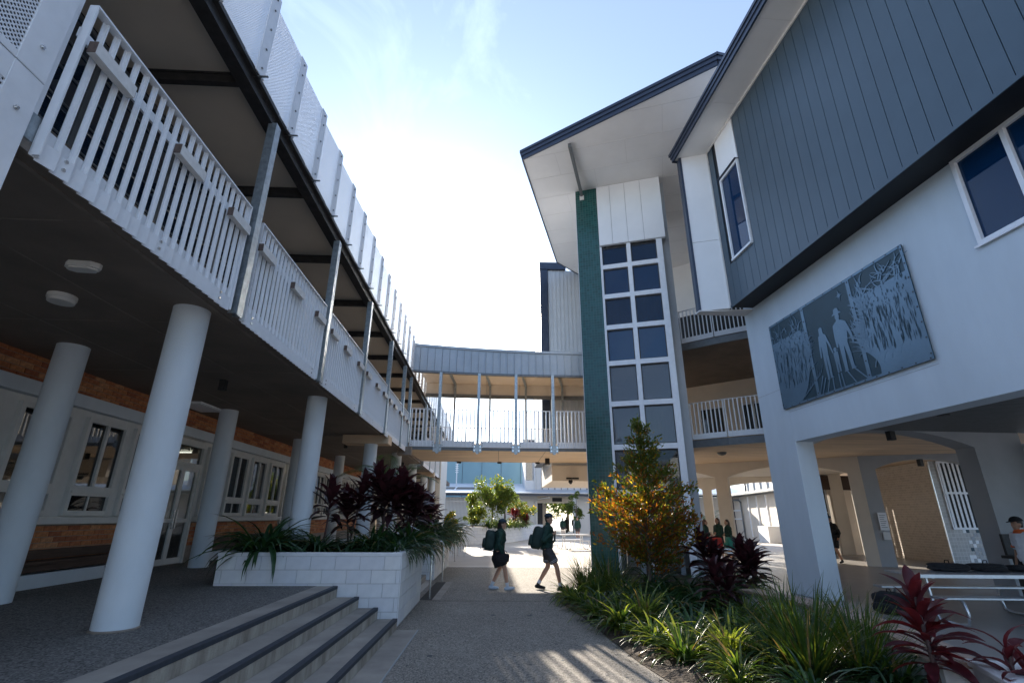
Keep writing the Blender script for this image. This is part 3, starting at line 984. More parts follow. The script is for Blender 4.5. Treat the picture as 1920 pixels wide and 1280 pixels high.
# fascia pans
for k in range(30):
    a = -3.50 + k * 0.29; b = a + 0.278
    mb = MB()
    zl, zh = 7.08 + .4 * sag((a + b) / 2), 8.07 + sag((a + b) / 2)
    mb.hexa([(a, yf(a), zl), (b, yf(b), zl), (b, yf(b) + .02, zl), (a, yf(a) + .02, zl), (a, yf(a), zh), (b, yf(b), zh), (b, yf(b) + .02, zh), (a, yf(a) + .02, zh)])
    mb.hexa([(b - .018, yf(b) - .028, zl), (b + .004, yf(b) - .028, zl), (b + .004, yf(b), zl), (b - .018, yf(b), zl), (b - .018, yf(b) - .028, zh), (b + .004, yf(b) - .028, zh), (b + .004, yf(b), zh), (b - .018, yf(b), zh)])
    mb.build('cladding_board', 'pan_grey', BR)
strip(-3.55, 5.2, 0.021, 0.06, 7.0, 8.09, MB(), 24, 0, .4, 1.0).build('fascia_backing', 'dark_steel', BR)
strip(-3.55, 5.2, -0.05, 0.12, 8.071, 8.17, MB(), 24, 0, 1.0, 1.0).build('roof_capping', 'pan_grey', BR)
strip(-3.55, 5.2, -0.035, 0.10, 6.99, 7.075, MB(), 24, 0, .4, .4).build('fascia_trim', 'grey_steel', BR)
# roof sheet, sloping soffit boards, rear upstand
rf = MB()
for i in range(8):
    a = -3.55 + 8.75 * i / 8; b = -3.55 + 8.75 * (i + 1) / 8
    rf.hexa([(a, yf(a) + .121, 7.96 + sag(a) * .6), (b, yf(b) + .121, 7.96 + sag(b) * .6), (b, yf(b) + 4.4, 7.90), (a, yf(a) + 4.4, 7.90), (a, yf(a) + .121, 8.02 + sag(a)), (b, yf(b) + .121, 8.02 + sag(b)), (b, yf(b) + 4.4, 7.95), (a, yf(a) + 4.4, 7.95)])
rf.build('roof', 'roof_metal', BR)
SEG = [-3.55, -2.25, -0.67, 0.92, 2.53, 5.2]
for i in range(5):
    a, b = SEG[i] + .006, SEG[i + 1] - .006
    m1 = MB().hexa([(a, yf(a) + .065, 7.72), (b, yf(b) + .065, 7.72), (b, yf(b) + 4.1, 7.63), (a, yf(a) + 4.1, 7.63), (a, yf(a) + .065, 7.74), (b, yf(b) + .065, 7.74), (b, yf(b) + 4.1, 7.65), (a, yf(a) + 4.1, 7.65)])
    m1.build('soffit_board', 'cream_render', BR)
    MB().hexa([(a, yf(a) + 4.12, 7.12), (b, yf(b) + 4.12, 7.12), (b, yf(b) + 4.16, 7.12), (a, yf(a) + 4.16, 7.12), (a, yf(a) + 4.12, 7.72), (b, yf(b) + 4.12, 7.72), (b, yf(b) + 4.16, 7.72), (a, yf(a) + 4.16, 7.72)]).build('upstand_board', 'cream_render', BR)
strip(-3.55, 5.2, 4.17, 4.24, 6.96, 8.0, MB()).build('upstand_cladding', 'pan_grey', BR)
strip(-3.55, 5.2, 4.06, 4.165, 6.95, 7.11, MB()).build('rear_beam', 'grey_steel', BR)
# frames: front post, bent rafter, rear post
for xf, xr in ((-2.35, -2.15), (-0.845, -0.49), (0.615, 1.22), (2.075, 2.97)):
    y0, y1 = yf(xf) - 0.03, yf(xr) + 4.02
    MB().bar((xf, y0, 3.86), (xf, y0, 7.0), 0.11, 0.11, (0, 1, 0)).build('post', 'galvanised', BR)
    MB().bar((xr, y1, 4.2), (xr, y1, 7.60), 0.10, 0.10, (0, 1, 0)).build('post', 'galvanised', BR)
    MB().bar((xr, y1, 7.56), (xf + (xr - xf) * .1, y0 + .3, 7.66), 0.09, 0.10).build('rafter', 'galvanised', BR)
    mb = MB()
    for s in (-1, 1):
        mb.box(xf + s * 0.055, xf + s * 0.16, y0 - 0.05, y0 - 0.038, 3.92, 4.20, 0)
        for z in (3.99, 4.12):
            mb.tube([(xf + s * .11, y0 - .05, z), (xf + s * .11, y0 - .075, z)], 0.028, 8, True, 1)
    mb.build('bracket', ['galvanised', 'stainless'], BR)
barm = MB().box(-0.024, 0.024, -0.025, 0.025, 0, 1.42).mesh('baluster', 'white_metal')
thinm = MB().box(-0.011, 0.011, -0.02, 0.02, 0, 1.42).mesh('baluster', 'white_metal')
def bridge_rail(x0, x1, front=True, pitch=0.142):
    dy = -0.02 if front else 4.05
    mb, mb2 = MB(), MB()
    n = 3
    for i in range(n):
        a = x0 + (x1 - x0) * i / n; b = x0 + (x1 - x0) * (i + 1) / n
        for z0, z1, t, tgt in ((5.51, 5.535, .05, mb), (4.10, 4.33, .012, mb2)):
            ya, yb = yf(a) + dy, yf(b) + dy
            tgt.hexa([(a, ya - t, z0), (b, yb - t, z0), (b, yb, z0), (a, ya, z0), (a, ya - t, z1), (b, yb - t, z1), (b, yb, z1), (a, ya, z1)])
    rail = mb.build('balustrade', 'white_metal', BR)
    mb2.build('base_plate', 'white_metal', rail)
    n = int(round((x1 - x0 - .06) / pitch))
    for i in range(n + 1):
        x = x0 + 0.02 + (x1 - x0 - 0.04) * i / n
        inst('baluster', barm if front else thinm, rail, (x, yf(x) + dy - 0.03, 4.10))
    if front:
        mb = MB()
        for x in (x0 + .06, (x0 + x1) / 2, x1 - .06):
            for z in (4.17, 4.26):
                mb.tube([(x, yf(x) + dy - .012, z), (x, yf(x) + dy - .03, z)], 0.016, 8)
        mb.build('bolts', 'grey_steel', rail)['kind'] = 'stuff'
FX = [-3.50, -2.35, -0.845, 0.615, 2.075, 3.5]
for i in range(5):
    bridge_rail(FX[i] + .12, FX[i + 1] - .12, True)
FX = [-3.50, -2.15, -0.49, 1.22, 2.97]
for i in range(4):
    bridge_rail(FX[i] + .1, FX[i + 1] - .1, False)
o = thing('downlight', 'black cylindrical downlight under the footbridge near the tower', 'light', (2.05, 21.4, 4.0))
MB().cyl((0, 0), 0.10, -0.26, 0.0, 20).build('housing', 'black_plastic', o, True, auto=40)
MB().cyl((0, 0), 0.085, -0.265, -0.261, 20).build('lens', 'glass_dark', o)
for k, (x, lb) in enumerate(((-1.85, 'small black fitting under the rear edge of the bridge, left one'), (0.0, 'small black fitting under the rear edge of the bridge, middle one'), (1.75, 'small black fitting under the rear edge of the bridge, right one'))):
    o = thing('sensor', lb, 'sensor', (x, 23.0, 3.995))
    MB().box(-0.10, 0.10, -0.05, 0.05, -0.07, 0).build('housing', 'black_plastic', o, bevel=0.01)

# ================================================================== block behind the bridge
RB = thing('rear_block', 'tall pale ribbed metal block with navy edge standing behind the footbridge', 'building', (4, 25.5, 0), world_coords=True)
MB().box(2.45, 7.6, 23.45, 29, 3.25, 14.1).build('wall', 'far_white', RB)
MB().box(2.02, 2.42, 23.30, 29, 4.3, 14.10).build('corner_trim', 'navy_metal', RB)
MB().box(2.0, 3.4, 23.25, 29, 14.1, 14.5).build('eave', 'navy_metal', RB)
for k in range(21):
    x = 2.45 + k * 0.2
    MB().box(x, x + 0.165, 23.41, 23.449, 4.3, 14.09).box(x + 0.165, x + 0.198, 23.37, 23.44, 4.3, 14.09).build('cladding_board', 'rib_light', RB)
MB().box(2.44, 7.6, 23.3, 29, 3.2, 3.9).build('underside_box', 'cream_render', RB, bevel=0.01)

# ================================================================== stair tower
TW = thing('stair_tower', 'tall stair tower with green tiled pier and blue glazed grid under a broad roof', 'tower', (3.68, 15.98, 0), R(-18))
MB().box(-0.86, -0.045, 0.0, 1.0, 0, 13.80).build('tiled_pier', 'green_tile', TW)
MB().box(-0.875, -0.861, -0.006, 1.0, 0, 13.80).build('pier_trim_lit_side', 'white_metal', TW)  # white sheet over the tiled side, painting the sunlight on it
MB().box(-0.044, -0.02, -0.012, 0.6, 0, 11.2).build('pier_trim_lit_side', 'white_metal', TW)
TZ = [10.39, 9.20, 8.01, 6.69, 5.28, 3.86, 2.46, 1.05]
fr = MB()
fr.box(-0.02, 0.03, 0.0, 0.16, 0.0, 11.16)
fr.box(0.925, 1.075, -0.010, 0.16, 0.0, 11.17)
fr.box(1.985, 2.19, -0.015, 0.20, 0.0, 11.18)
fr.build('mullion', 'white_metal', TW, bevel=0.004)
for z in TZ:
    MB().box(0.03, 0.925, 0.0, 0.15, z - 0.17, z).box(1.075, 1.985, 0.0, 0.15, z - 0.17, z).build('transom', 'white_metal', TW, bevel=0.004)
prevz = 11.12
for z in TZ:
    for x0, x1 in ((0.03, 0.925), (1.075, 1.985)):
        q_ = [.09 + rng.uniform(-.012, .012) for _ in range(4)]
        lo_, hi_ = z + .03, prevz - .05
        p = MB().hexa([(x0 + .03, q_[0], lo_), (x1 - .03, q_[1], lo_), (x1 - .03, q_[1] + .008, lo_), (x0 + .03, q_[0] + .008, lo_), (x0 + .03, q_[2], hi_), (x1 - .03, q_[3], hi_), (x1 - .03, q_[3] + .008, hi_), (x0 + .03, q_[2] + .008, hi_)]).build('pane', rng.choice(('glass_blue', 'glass_blue_deep', 'glass_blue_pale')) if z > 6.5 else rng.choice(('glass_clear', 'glass_pale_reflection', 'glass_pale_reflection')), TW)
        if 6 < z < 9.5:
            cu_ = MB()
            nf = 14
            for i_ in range(nf):
                xa, xb = x0 + .05 + (x1 - x0 - .1) * i_ / nf, x0 + .05 + (x1 - x0 - .1) * (i_ + 1) / nf
                ya, yb = .30 + .03 * (i_ % 2), .30 + .03 * ((i_ + 1) % 2)
                cu_.add([(xa, ya, lo_), (xb, yb, lo_), (xb, yb, hi_), (xa, ya, hi_)], [(0, 1, 2, 3)])
            cu_.build('curtain', 'cladding_blue', p)
        MB().box(x0, x1, 0.07, 0.12, prevz - .05, prevz - .002).box(x0, x0 + .03, 0.072, 0.12, z + .03, prevz - .05).box(x1 - .03, x1, 0.072, 0.12, z + .03, prevz - .05).box(x0, x1, 0.07, 0.12, z + .001, z + .03).build('pane_frame', 'dark_steel', p)
    prevz = z - 0.17
xs = [-0.04, 0.46, 1.02, 1.60, 2.33]
for i in range(4):
    MB().box(xs[i] + .006, xs[i + 1] - .006, -0.06, -0.02, 11.20, 13.80).build('white_panel', 'white_panel', TW, bevel=0.004)
MB().box(-0.04, 2.33, -0.019, 0.05, 11.17, 13.80).build('panel_backing', 'grey_render', TW)
MB().box(2.20, 2.46, 0.35, 3.4, 0, 13.8).build('side_wall', 'grey_render', TW, bevel=0.01)
# stair hall inside: back wall, landings, pale posts and flights
MB().box(-0.04, 2.2, 3.3, 3.4, 0, 13.7).box(-0.06, -0.045, 1.0, 3.3, 0, 13.7).build('inner_wall', 'white_panel', TW)
for k, z in enumerate((4.1, 7.75, 11.1)):
    MB().box(0.0, 2.19, 2.2, 3.3, z - .2, z).build('landing', 'grey_render', TW)
    MB().bar((0.1, 0.6, z - 1.85), (0.1 + 0.9, 2.2, z - .1), 0.9, 0.15).build('stair_flight', 'grey_render', TW)
    for j in range(10):
        MB().box(0.1 + j * .21, 0.12 + j * .21, 2.15, 2.17, z, z + 1.0).build('stair_baluster', 'white_metal', TW)
    MB().box(0.05, 2.1, 2.13, 2.19, z + 1.0, z + 1.05).build('stair_rail', 'white_metal', TW)
for x in (0.62, 1.80):
    MB().box(x - .07, x + .07, 0.9, 1.04, 0, 11.0).build('inner_post', 'white_render_shade_tint', TW)
# broad flat roof
ZR = 13.81
P = [(0.71, 14.47), (6.08, 10.35), (16.0, 12.5), (16.0, 24.5), (4.0, 23.15), (2.79, 21.95)]
Tm = Matrix.Translation((3.68, 15.98, 0)) @ Matrix.Rotation(R(-18), 4, 'Z')
Ti = Tm.inverted()
PL = [Ti @ Vector((x, y, ZR)) for x, y in P]
MB().prism(PL, (0, 0, 0.28)).build('roof', 'soffit_board', TW)
fa = MB()
for i in range(len(PL)):
    a, b = PL[i], PL[(i + 1) % len(PL)]
    d = (b - a).normalized(); nrm = Vector((d.y, -d.x, 0))
    e0 = 0.02
    for (o0, z0, z1) in ((0.0, 0.0, 0.16), (0.035, 0.16, 0.30), (0.07, 0.30, 0.40)):
        aa, bb = a - d * (o0 + .0), b + d * (o0 + .0)
        fa.hexa([aa + nrm * 0.001 + Vector((0, 0, z0 - .02)), bb + nrm * .001 + Vector((0, 0, z0 - .02)), bb + nrm * (.05 + o0) + Vector((0, 0, z0 - .02)), aa + nrm * (.05 + o0) + Vector((0, 0, z0 - .02)),
                 aa + nrm * 0.001 + Vector((0, 0, z1 - .02)), bb + nrm * .001 + Vector((0, 0, z1 - .02)), bb + nrm * (.05 + o0) + Vector((0, 0, z1 - .02)), aa + nrm * (.05 + o0) + Vector((0, 0, z1 - .02))])
fa.build('fascia', 'navy_metal', TW)
# cover strips over the soffit board joints
def clip(p0, d, poly):
    ts = []
    n = len(poly)
    for i in range(n):
        a, b = poly[i], poly[(i + 1) % n]
        e = Vector((b.x - a.x, b.y - a.y))
        den = d.x * e.y - d.y * e.x
        if abs(den) < 1e-6: continue
        w = Vector((a.x - p0.x, a.y - p0.y))
        t = (w.x * e.y - w.y * e.x) / den
        u = (w.x * d.y - w.y * d.x) / den
        if 0 <= u <= 1: ts.append(t)
    return (min(ts), max(ts)) if len(ts) >= 2 else None
for k in range(-3, 9):
    c_ = clip(Vector((0, -3.6 + k * 1.22)), Vector((1, 0)), PL)
    if c_:
        y = -3.6 + k * 1.22
        MB().box(c_[0], c_[1], y - .012, y + .012, ZR - .006, ZR + .001).build('soffit_strip', 'soffit_joint', TW)
        for j in range(6):
            x = -2.4 + j * 2.44 + (1.2 if k % 2 else 0)
            if c_[0] < x < c_[1]:
                MB().box(x - .008, x + .008, y + .013, y + 1.2, ZR - .004, ZR + .001).build('soffit_strip', 'soffit_joint', TW)
q0 = Ti @ Vector((3.10, 16.17, 13.60)); q1 = Ti @ Vector((2.26, 13.58, 13.74))
MB().bar(q0, q1, 0.10, 0.16).build('outrigger', 'grey_steel', TW)
MB().box(q0.x - .08, q0.x + .08, -0.03, -0.005, 13.36, 13.56).build('outrigger_plate', 'soffit_joint', TW)

# ================================================================== building on the right
GB = thing('classroom_building', 'white rendered classroom building with jutting dark blue clad upper storey at right', 'building', (6.97, 11.49, 0), R(3.2))
# local frame: y along the wall (away from camera), x into the building
TH = 0.45
MB().box(0, TH, 0.0, 1.20, 0, 7.6).build('corner_pier', 'white_render_shade_tint', GB, bevel=0.012)
wl_ = MB()
wl_.box(0, TH, -5.17, -0.001, 3.35, 7.6)
wl_.box(0, TH, -16, -7.2, 3.35, 7.6)
wl_.box(0, TH, -7.2, -5.17, 3.35, 5.55)
wl_.box(0, TH, -7.2, -5.17, 7.12, 7.6)
wl_.build('upper_wall', 'white_render_shade_tint', GB)
MB().box(-0.004, 0.002, -4.0, 0.0, 4.05, 4.056).box(-0.004, 0.002, 0.001, 1.19, 4.66, 4.666).build('control_joint', 'grey_render', GB)
MB().box(-0.003, 0.002, -3.06, -3.052, 6.35, 7.05).build('control_joint', 'column_paint', GB)
MB().box(0.0, TH, -10.2, -9.0, 0, 3.348).build('wall_pier', 'white_render_shade_tint', GB, bevel=0.012)
# window in the wall
w = MB()
w.box(-0.03, 0.12, -5.24, -5.17, 5.55, 7.12); w.box(-0.03, 0.12, -7.2, -7.13, 5.55, 7.12)
w.box(-0.03, 0.12, -7.13, -5.24, 5.55, 5.63); w.box(-0.03, 0.12, -7.13, -5.24, 7.04, 7.12)
w.box(-0.028, 0.12, -6.0, -5.93, 5.63, 7.04)
w.box(-0.05, -0.03, -7.25, -5.12, 5.53, 5.57)
wo = w.build('window', 'white_metal', GB, bevel=0.004)
MB().box(0.03, 0.038, -5.93, -5.24, 5.63, 7.04).build('pane', 'glass_blue', wo)
MB().box(0.03, 0.038, -7.13, -6.0, 5.63, 7.04).build('pane', 'glass_blue', wo)
MB().box(0.16, 0.17, -5.95, -5.22, 5.6, 6.62).box(0.16, 0.17, -7.13, -6.0, 5.6, 6.62).build('blind', 'cladding_blue', wo)
MB().box(TH, 0.6, -7.4, -5.0, 5.4, 7.3).build('window_reveal', 'cladding_under', wo)

# jutting clad storey
XC = -0.62
ZB, ZT = 7.10, 12.30
MB().box(XC + .03, 5.5, -16, 0.75, ZB + 0.02, ZT).build('storey_body', 'cladding_under', GB)
MB().box(XC, 0.001, -16, 0.75, ZB - 0.0, ZB + 0.018).build('storey_underside', 'cladding_under', GB)
MB().box(XC - 0.012, XC + 0.01, -16, 0.72, ZB - 0.03, ZB + 0.045).build('base_flashing', 'cladding_blue', GB)
kk = 0
y = 0.72
while y > -15:
    y0 = y - 0.30
    if kk == 0: y0 = 0.45
    segs = [(ZB + 0.05, ZT)]
    if y0 < 0.29 and y > -0.71:
        if y0 < 0.27 and y > -0.69:
            segs = [(ZB + 0.05, 8.26)]
    for z0, z1 in segs:
        MB().box(XC, XC + 0.028, y0 + 0.005, y - 0.005, z0, z1).build('cladding_board', 'cladding_blue', GB, bevel=0.003)
    y = y0
    kk += 1
# small window and white panel over it
MB().box(XC - 0.004, XC + .028, -0.71, 0.27, 10.92, ZT - .002).build('white_panel', 'white_panel', GB, bevel=0.003)
w = MB()
w.box(XC - 0.04, XC + .04, 0.20, 0.26, 8.30, 10.90); w.box(XC - 0.04, XC + .04, -0.70, -0.66, 8.30, 10.90)
w.box(XC - 0.06, XC + .04, -0.70, 0.26, 8.26, 8.32); w.box(XC - 0.04, XC + .04, -0.66, 0.20, 10.83, 10.90)
wo = w.build('window', 'white_metal', GB)
MB().box(XC + .005, XC + .012, -0.66, 0.20, 8.32, 10.83).build('pane', 'glass_blue', wo)
MB().box(XC - 0.10, XC + .02, -0.72, 0.28, 10.902, 10.918).build('window_hood', 'navy_metal', GB)
# white end fin with navy edge
fin = MB()
fin.hexa([(XC - .002, 0.752, ZB - .02), (-1.34, 1.02, ZB - .02), (-1.34, 1.14, ZB - .02), (XC, 0.90, ZB - .02), (XC - .002, 0.752, 9.24), (-1.34, 1.02, 9.24), (-1.34, 1.14, 9.24), (XC, 0.90, 9.24)])
fin.hexa([(XC - .002, 0.752, 9.255), (-1.34, 1.02, 9.255), (-1.34, 1.14, 9.255), (XC, 0.90, 9.255), (XC - .002, 0.752, ZT), (-1.34, 1.02, ZT), (-1.34, 1.14, ZT), (XC, 0.90, ZT)])
fin.build('end_fin', 'white_panel', GB)
MB().hexa([(-1.342, 1.00, ZB - .02), (-1.40, 1.02, ZB - .02), (-1.40, 1.20, ZB - .02), (-1.342, 1.20, ZB - .02), (-1.342, 1.00, ZT), (-1.40, 1.02, ZT), (-1.40, 1.20, ZT), (-1.342, 1.20, ZT)]).build('fin_edge', 'navy_metal', GB)
MB().hexa([(0.0, 0.77, ZB - .06), (-1.42, 0.98, ZB - .06), (-1.42, 1.22, ZB - .06), (0.0, 1.18, ZB - .06), (0.0, 0.77, ZB - .022), (-1.42, 0.98, ZB - .022), (-1.42, 1.22, ZB - .022), (0.0, 1.18, ZB - .022)]).build('fin_base', 'soffit_joint', GB)
MB().box(XC - .03, XC - .002, 0.72, 0.75, ZB, ZT).build('corner_bead', 'soffit_joint', GB)
# roof: soffit and stepped fascia
MB().box(-1.50, 6, -16, 1.16, ZT + 0.001, ZT + 0.22).build('roof', 'soffit_board', GB)
MB().box(XC - .04, XC - .001, -16, 0.72, ZT - .04, ZT).build('soffit_bead', 'soffit_joint', GB)
for k in range(7):
    MB().box(-1.49, XC - .045, -1.2 - k * 2.4, -1.19 - k * 2.4, ZT - .003, ZT + .002).build('soffit_strip', 'soffit_joint', GB)
for (o0, z0, z1) in ((0.0, -0.04, 0.10), (0.03, 0.10, 0.21), (0.06, 0.21, 0.30)):
    MB().box(-1.55 - o0, -1.501, -16, 1.22 + o0, ZT + z0, ZT + z1).box(-1.50, 5, 1.161, 1.22 + o0, ZT + z0, ZT + z1).build('fascia', 'navy_metal', GB)

# ---- inside of the arcade: arches, ceilings, piers
def arch_wall(parent, name, p, q, t, ztop, zspring, zcrown, spans, mat, floor=0.0, seg=14):
    """wall from p to q (2-D, local), thickness t to the left of p->q, with segmental arch openings given as (s0, s1)"""
    p, q = Vector((*p, 0)), Vector((*q, 0))
    d = (q - p); L = d.length; d.normalize()
    nrm = Vector((-d.y, d.x, 0)) * t
    mb = MB()
    def pt(s, z): return p + d * s + Vector((0, 0, z))
    s = 0.0
    for (s0, s1) in spans:
        if s0 > s + 0.01:
            mb.prism([pt(s, floor), pt(s0, floor), pt(s0, ztop), pt(s, ztop)], nrm)
        for i in range(seg):
            a = s0 + (s1 - s0) * i / seg; b = s0 + (s1 - s0) * (i + 1) / seg
            za = zspring + (zcrown - zspring) * (1 - (2 * i / seg - 1) ** 2)
            zb = zspring + (zcrown - zspring) * (1 - (2 * (i + 1) / seg - 1) ** 2)
            mb.prism([pt(a, za), pt(b, zb), pt(b, ztop), pt(a, ztop)], nrm)
        s = s1
    if s < L - 0.01:
        mb.prism([pt(s, floor), pt(L, floor), pt(L, ztop), pt(s, ztop)], nrm)
    o = mb.build(name, mat, parent)
    bm = bmesh.new(); bm.from_mesh(o.data); bmesh.ops.remove_doubles(bm, verts=bm.verts, dist=0.0005); bm.to_mesh(o.data); bm.free()
    return o
Gi = (Matrix.Translation((6.97, 11.49, 0)) @ Matrix.Rotation(R(3.2), 4, 'Z')).inverted()
def GL(x, y):
    v = Gi @ Vector((x, y, 0)); return (v.x, v.y)
# cross arch from the corner pier to the inner pier
arch_wall(GB, 'cross_arch', (TH + .002, 0.02), (5.85, 0.02), 0.5, ZS, 3.30, 3.68, [(0.0, 4.12)], 'grey_render', floor=0.0)
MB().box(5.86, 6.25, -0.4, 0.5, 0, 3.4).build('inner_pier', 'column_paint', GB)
# timber batten ceiling of the near bay
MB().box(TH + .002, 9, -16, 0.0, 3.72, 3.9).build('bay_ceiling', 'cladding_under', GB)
for k in range(60):
    MB().box(TH + .01, 8.0, -0.06 - k * 0.115, -0.005 - k * 0.115, 3.66, 3.719).build('ceiling_batten', 'timber_dark' if False else 'grey_steel', GB)
MB().cyl((2.0, -1.9), 0.11, 3.645, 3.66, 20).build('downlight', 'black_plastic', GB)
# upper floors behind: two gallery slabs between tower and classrooms
SL = [GL(*p) for p in ((5.6, 17.6), (6.63, 16.72), (7.5, 15.95), (8.4, 15.25), (9.6, 14.3), (7.2, 12.72), (16, 12.2), (22, 15), (22, 30), (8.2, 24.6), (5.8, 20.5))]
def slab(z0, z1, mat, name):
    mb = MB()
    n = len(SL)
    mb.prism([(x, y, z0) for x, y in SL], (0, 0, z1 - z0))
    o = mb.build(name, mat, GB)
    bm = bmesh.new(); bm.from_mesh(o.data); bmesh.ops.triangulate(bm, faces=[f for f in bm.faces if len(f.verts) > 4]); bm.to_mesh(o.data); bm.free()
slab(3.95, 4.18, 'warm_soffit', 'gallery_slab')
slab(7.42, 7.66, 'soffit_concrete', 'gallery_slab')
def gallery(z, zr, back_mat, windows):
    # steel edge, balustrade
    pts = [Vector((*SL[i], 0)) for i in (0, 1, 2, 3, 4)]
    for i in range(4):
        a, b = pts[i], pts[i + 1]
        d = (b - a).normalized(); nrm = Vector((d.y, -d.x, 0))
        if nrm.y > 0: nrm = -nrm
        MB().bar(a + nrm * .03 + Vector((0, 0, z + .05)), b + nrm * .03 + Vector((0, 0, z + .05)), 0.05, 0.24).build('gallery_edge', 'grey_steel', GB)
        rail = MB().bar(a + nrm * .075 + Vector((0, 0, zr)), b + nrm * .075 + Vector((0, 0, zr)), 0.05, 0.02).build('balustrade', 'white_metal', GB)
        MB().bar(a + nrm * .085 + d * .04 + Vector((0, 0, z + .28)), b + nrm * .085 - d * .04 + Vector((0, 0, z + .28)), 0.012, 0.18).build('base_plate', 'white_metal', rail)
        L = (b - a).length
        n = int(L / 0.142)
        for k in range(n + 1):
            p = a + d * (0.03 + (L - .06) * k / n) + nrm * .075
            inst('baluster', gbar, rail, (p.x, p.y, z + .2), (0, 0, math.atan2(d.y, d.x)), (1, 1, (zr - z - .2) / 1.42))
gbar = MB().box(-0.015, 0.015, -0.02, 0.02, 0, 1.42).mesh('baluster', 'white_metal')
gallery(3.95, 5.38, None, None)
gallery(7.42, 8.85, None, None)
# gallery back walls with windows
A, B = GL(7.6, 23.6), GL(13.4, 18.4)
def back_wall(z0, z1, mat, nm):
    a, b = Vector((*A, 0)), Vector((*B, 0))
    MB().bar(a + Vector((0, 0, (z0 + z1) / 2)), b + Vector((0, 0, (z0 + z1) / 2)), 0.2, z1 - z0).build(nm, mat, GB)
back_wall(4.18, 7.42, 'cream_render', 'gallery_wall')
back_wall(7.66, 9.2, 'cream_render', 'gallery_wall')
back_wall(9.2, 11.0, 'cladding_under', 'gallery_wall')
back_wall(11.0, 13.8, 'soffit_board', 'gallery_wall')
a, b = Vector((*A, 0)), Vector((*B, 0)); d = (b - a).normalized(); nrm = Vector((d.y, -d.x, 0))
if nrm.y > 0: nrm = -nrm
for s in (0.4, 2.2, 4.0, 5.8):
    for z0, z1 in ((4.75, 6.35), (8.1, 9.0)):
        o_ = a + d * s + nrm * .105
        p0_, p1_ = o_, o_ + d * 1.1
        f = MB()
        for u0, u1, v0, v1 in ((0, 1.1, z0, z0 + .07), (0, 1.1, z1 - .07, z1), (0, .07, z0, z1), (1.03, 1.1, z0, z1), (.5, .56, z0, z1)):
            f.bar(o_ + d * u0 + nrm * .03 + Vector((0, 0, (v0 + v1) / 2)), o_ + d * u1 + nrm * .03 + Vector((0, 0, (v0 + v1) / 2)), 0.05, v1 - v0)
        fo = f.build('window', 'frame_white', GB)
        MB().bar(o_ + nrm * .01 + Vector((0, 0, (z0 + z1) / 2)), o_ + d * 1.1 + nrm * .01 + Vector((0, 0, (z0 + z1) / 2)), 0.01, z1 - z0 - .02).build('pane', 'glass_far', fo)
# arcade on the ground floor: two rows of arches
arch_wall(GB, 'arcade_wall', GL(6.2, 24.6), GL(14.0, 19.2), 0.45, ZS, 3.33, 3.70, [(0.3, 4.10), (4.62, 9.05)], 'cream_render')
arch_wall(GB, 'arcade_wall', GL(14.0, 19.2), GL(17.7, 17.75), 0.45, ZS, 3.45, 3.80, [(0.50, 3.6)], 'grey_render')
arch_wall(GB, 'arcade_wall', GL(9.0, 29.2), GL(17.0, 24.8), 0.45, ZS + .3, 3.10, 3.45, [(0.2, 2.55), (3.0, 8.6)], 'cream_render')
va = [GL(*p) for p in ((6.4, 25.0), (14.3, 19.5), (17.0, 24.7), (9.2, 29.1))]
MB().prism([(x, y, 3.72) for x, y in va], (0, 0, 0.1)).build('vault_ceiling', 'cream_render', GB)
# tiled kiosk with louvred window
K = [GL(*p) for p in ((18.25, 24.2), (17.89, 20.54), (20.6, 20.66), (21.0, 24.4))]
MB().prism([(x, y, 0) for x, y in K][::-1], (0, 0, ZS - .01)).build('tiled_wall', 'cream_tile', GB)
ka, kb = Vector((*K[1], 0)), Vector((*K[2], 0)); kd = (kb - ka).normalized(); kn = Vector((kd.y, -kd.x, 0))
MB().hexa([ka + kn * .02, kb + kn * .02, kb + kn * .001, ka + kn * .001] + [v + Vector((0, 0, ZS - .02)) for v in (ka + kn * .02, kb + kn * .02, kb + kn * .001, ka + kn * .001)]).build('tiled_front', 'grey_tile', GB)
MB().bar(ka + kn * .015, ka + kn * .015 + Vector((0, 0, 3.9)), 0.035, 0.035, (1, 0, 0)).build('corner_bead', 'stainless', GB)
lv = MB()
def kp(u, z, o=0.0): return ka + kd * u + kn * (.02 + o) + Vector((0, 0, z))
for z0, z1 in ((1.26, 1.34), (2.62, 2.70), (3.86, 3.93)):
    lv.bar(kp(.30, (z0 + z1) / 2, .03), kp(1.62, (z0 + z1) / 2, .03), 0.06, z1 - z0)
for u in (.33, 1.59):
    lv.bar(kp(u, 1.3, .03), kp(u, 3.9, .03), 0.06, 0.06, kn)
lo = lv.build('louvre_window', 'white_metal', GB)
MB().bar(kp(.96, 1.3, .003), kp(.96, 3.9, .003), 1.24, 0.004, kn).build('dark_backing', 'cladding_under', lo)
for i in range(6):
    u = .46 + i * .2
    MB().bar(kp(u, 1.32, .025), kp(u, 3.9, .025), 0.095, 0.02, kn).build('louvre_slat', 'white_metal', lo)
r2 = random.Random(3)
for i in range(9):
    for j in range(8):
        u, z = .72 + j * .14, 0.06 + i * .135
        pr = r2.random()
        if pr > .72 or j < 1 and pr > .3: continue
        mt = 'mural_dark' if pr < .17 else ('white_panel' if pr < .45 else 'grey_render')
        MB().bar(kp(u, z + .065, .004), kp(u + .132, z + .065, .004), 0.008, 0.128).build('mosaic_tile', mt, GB)
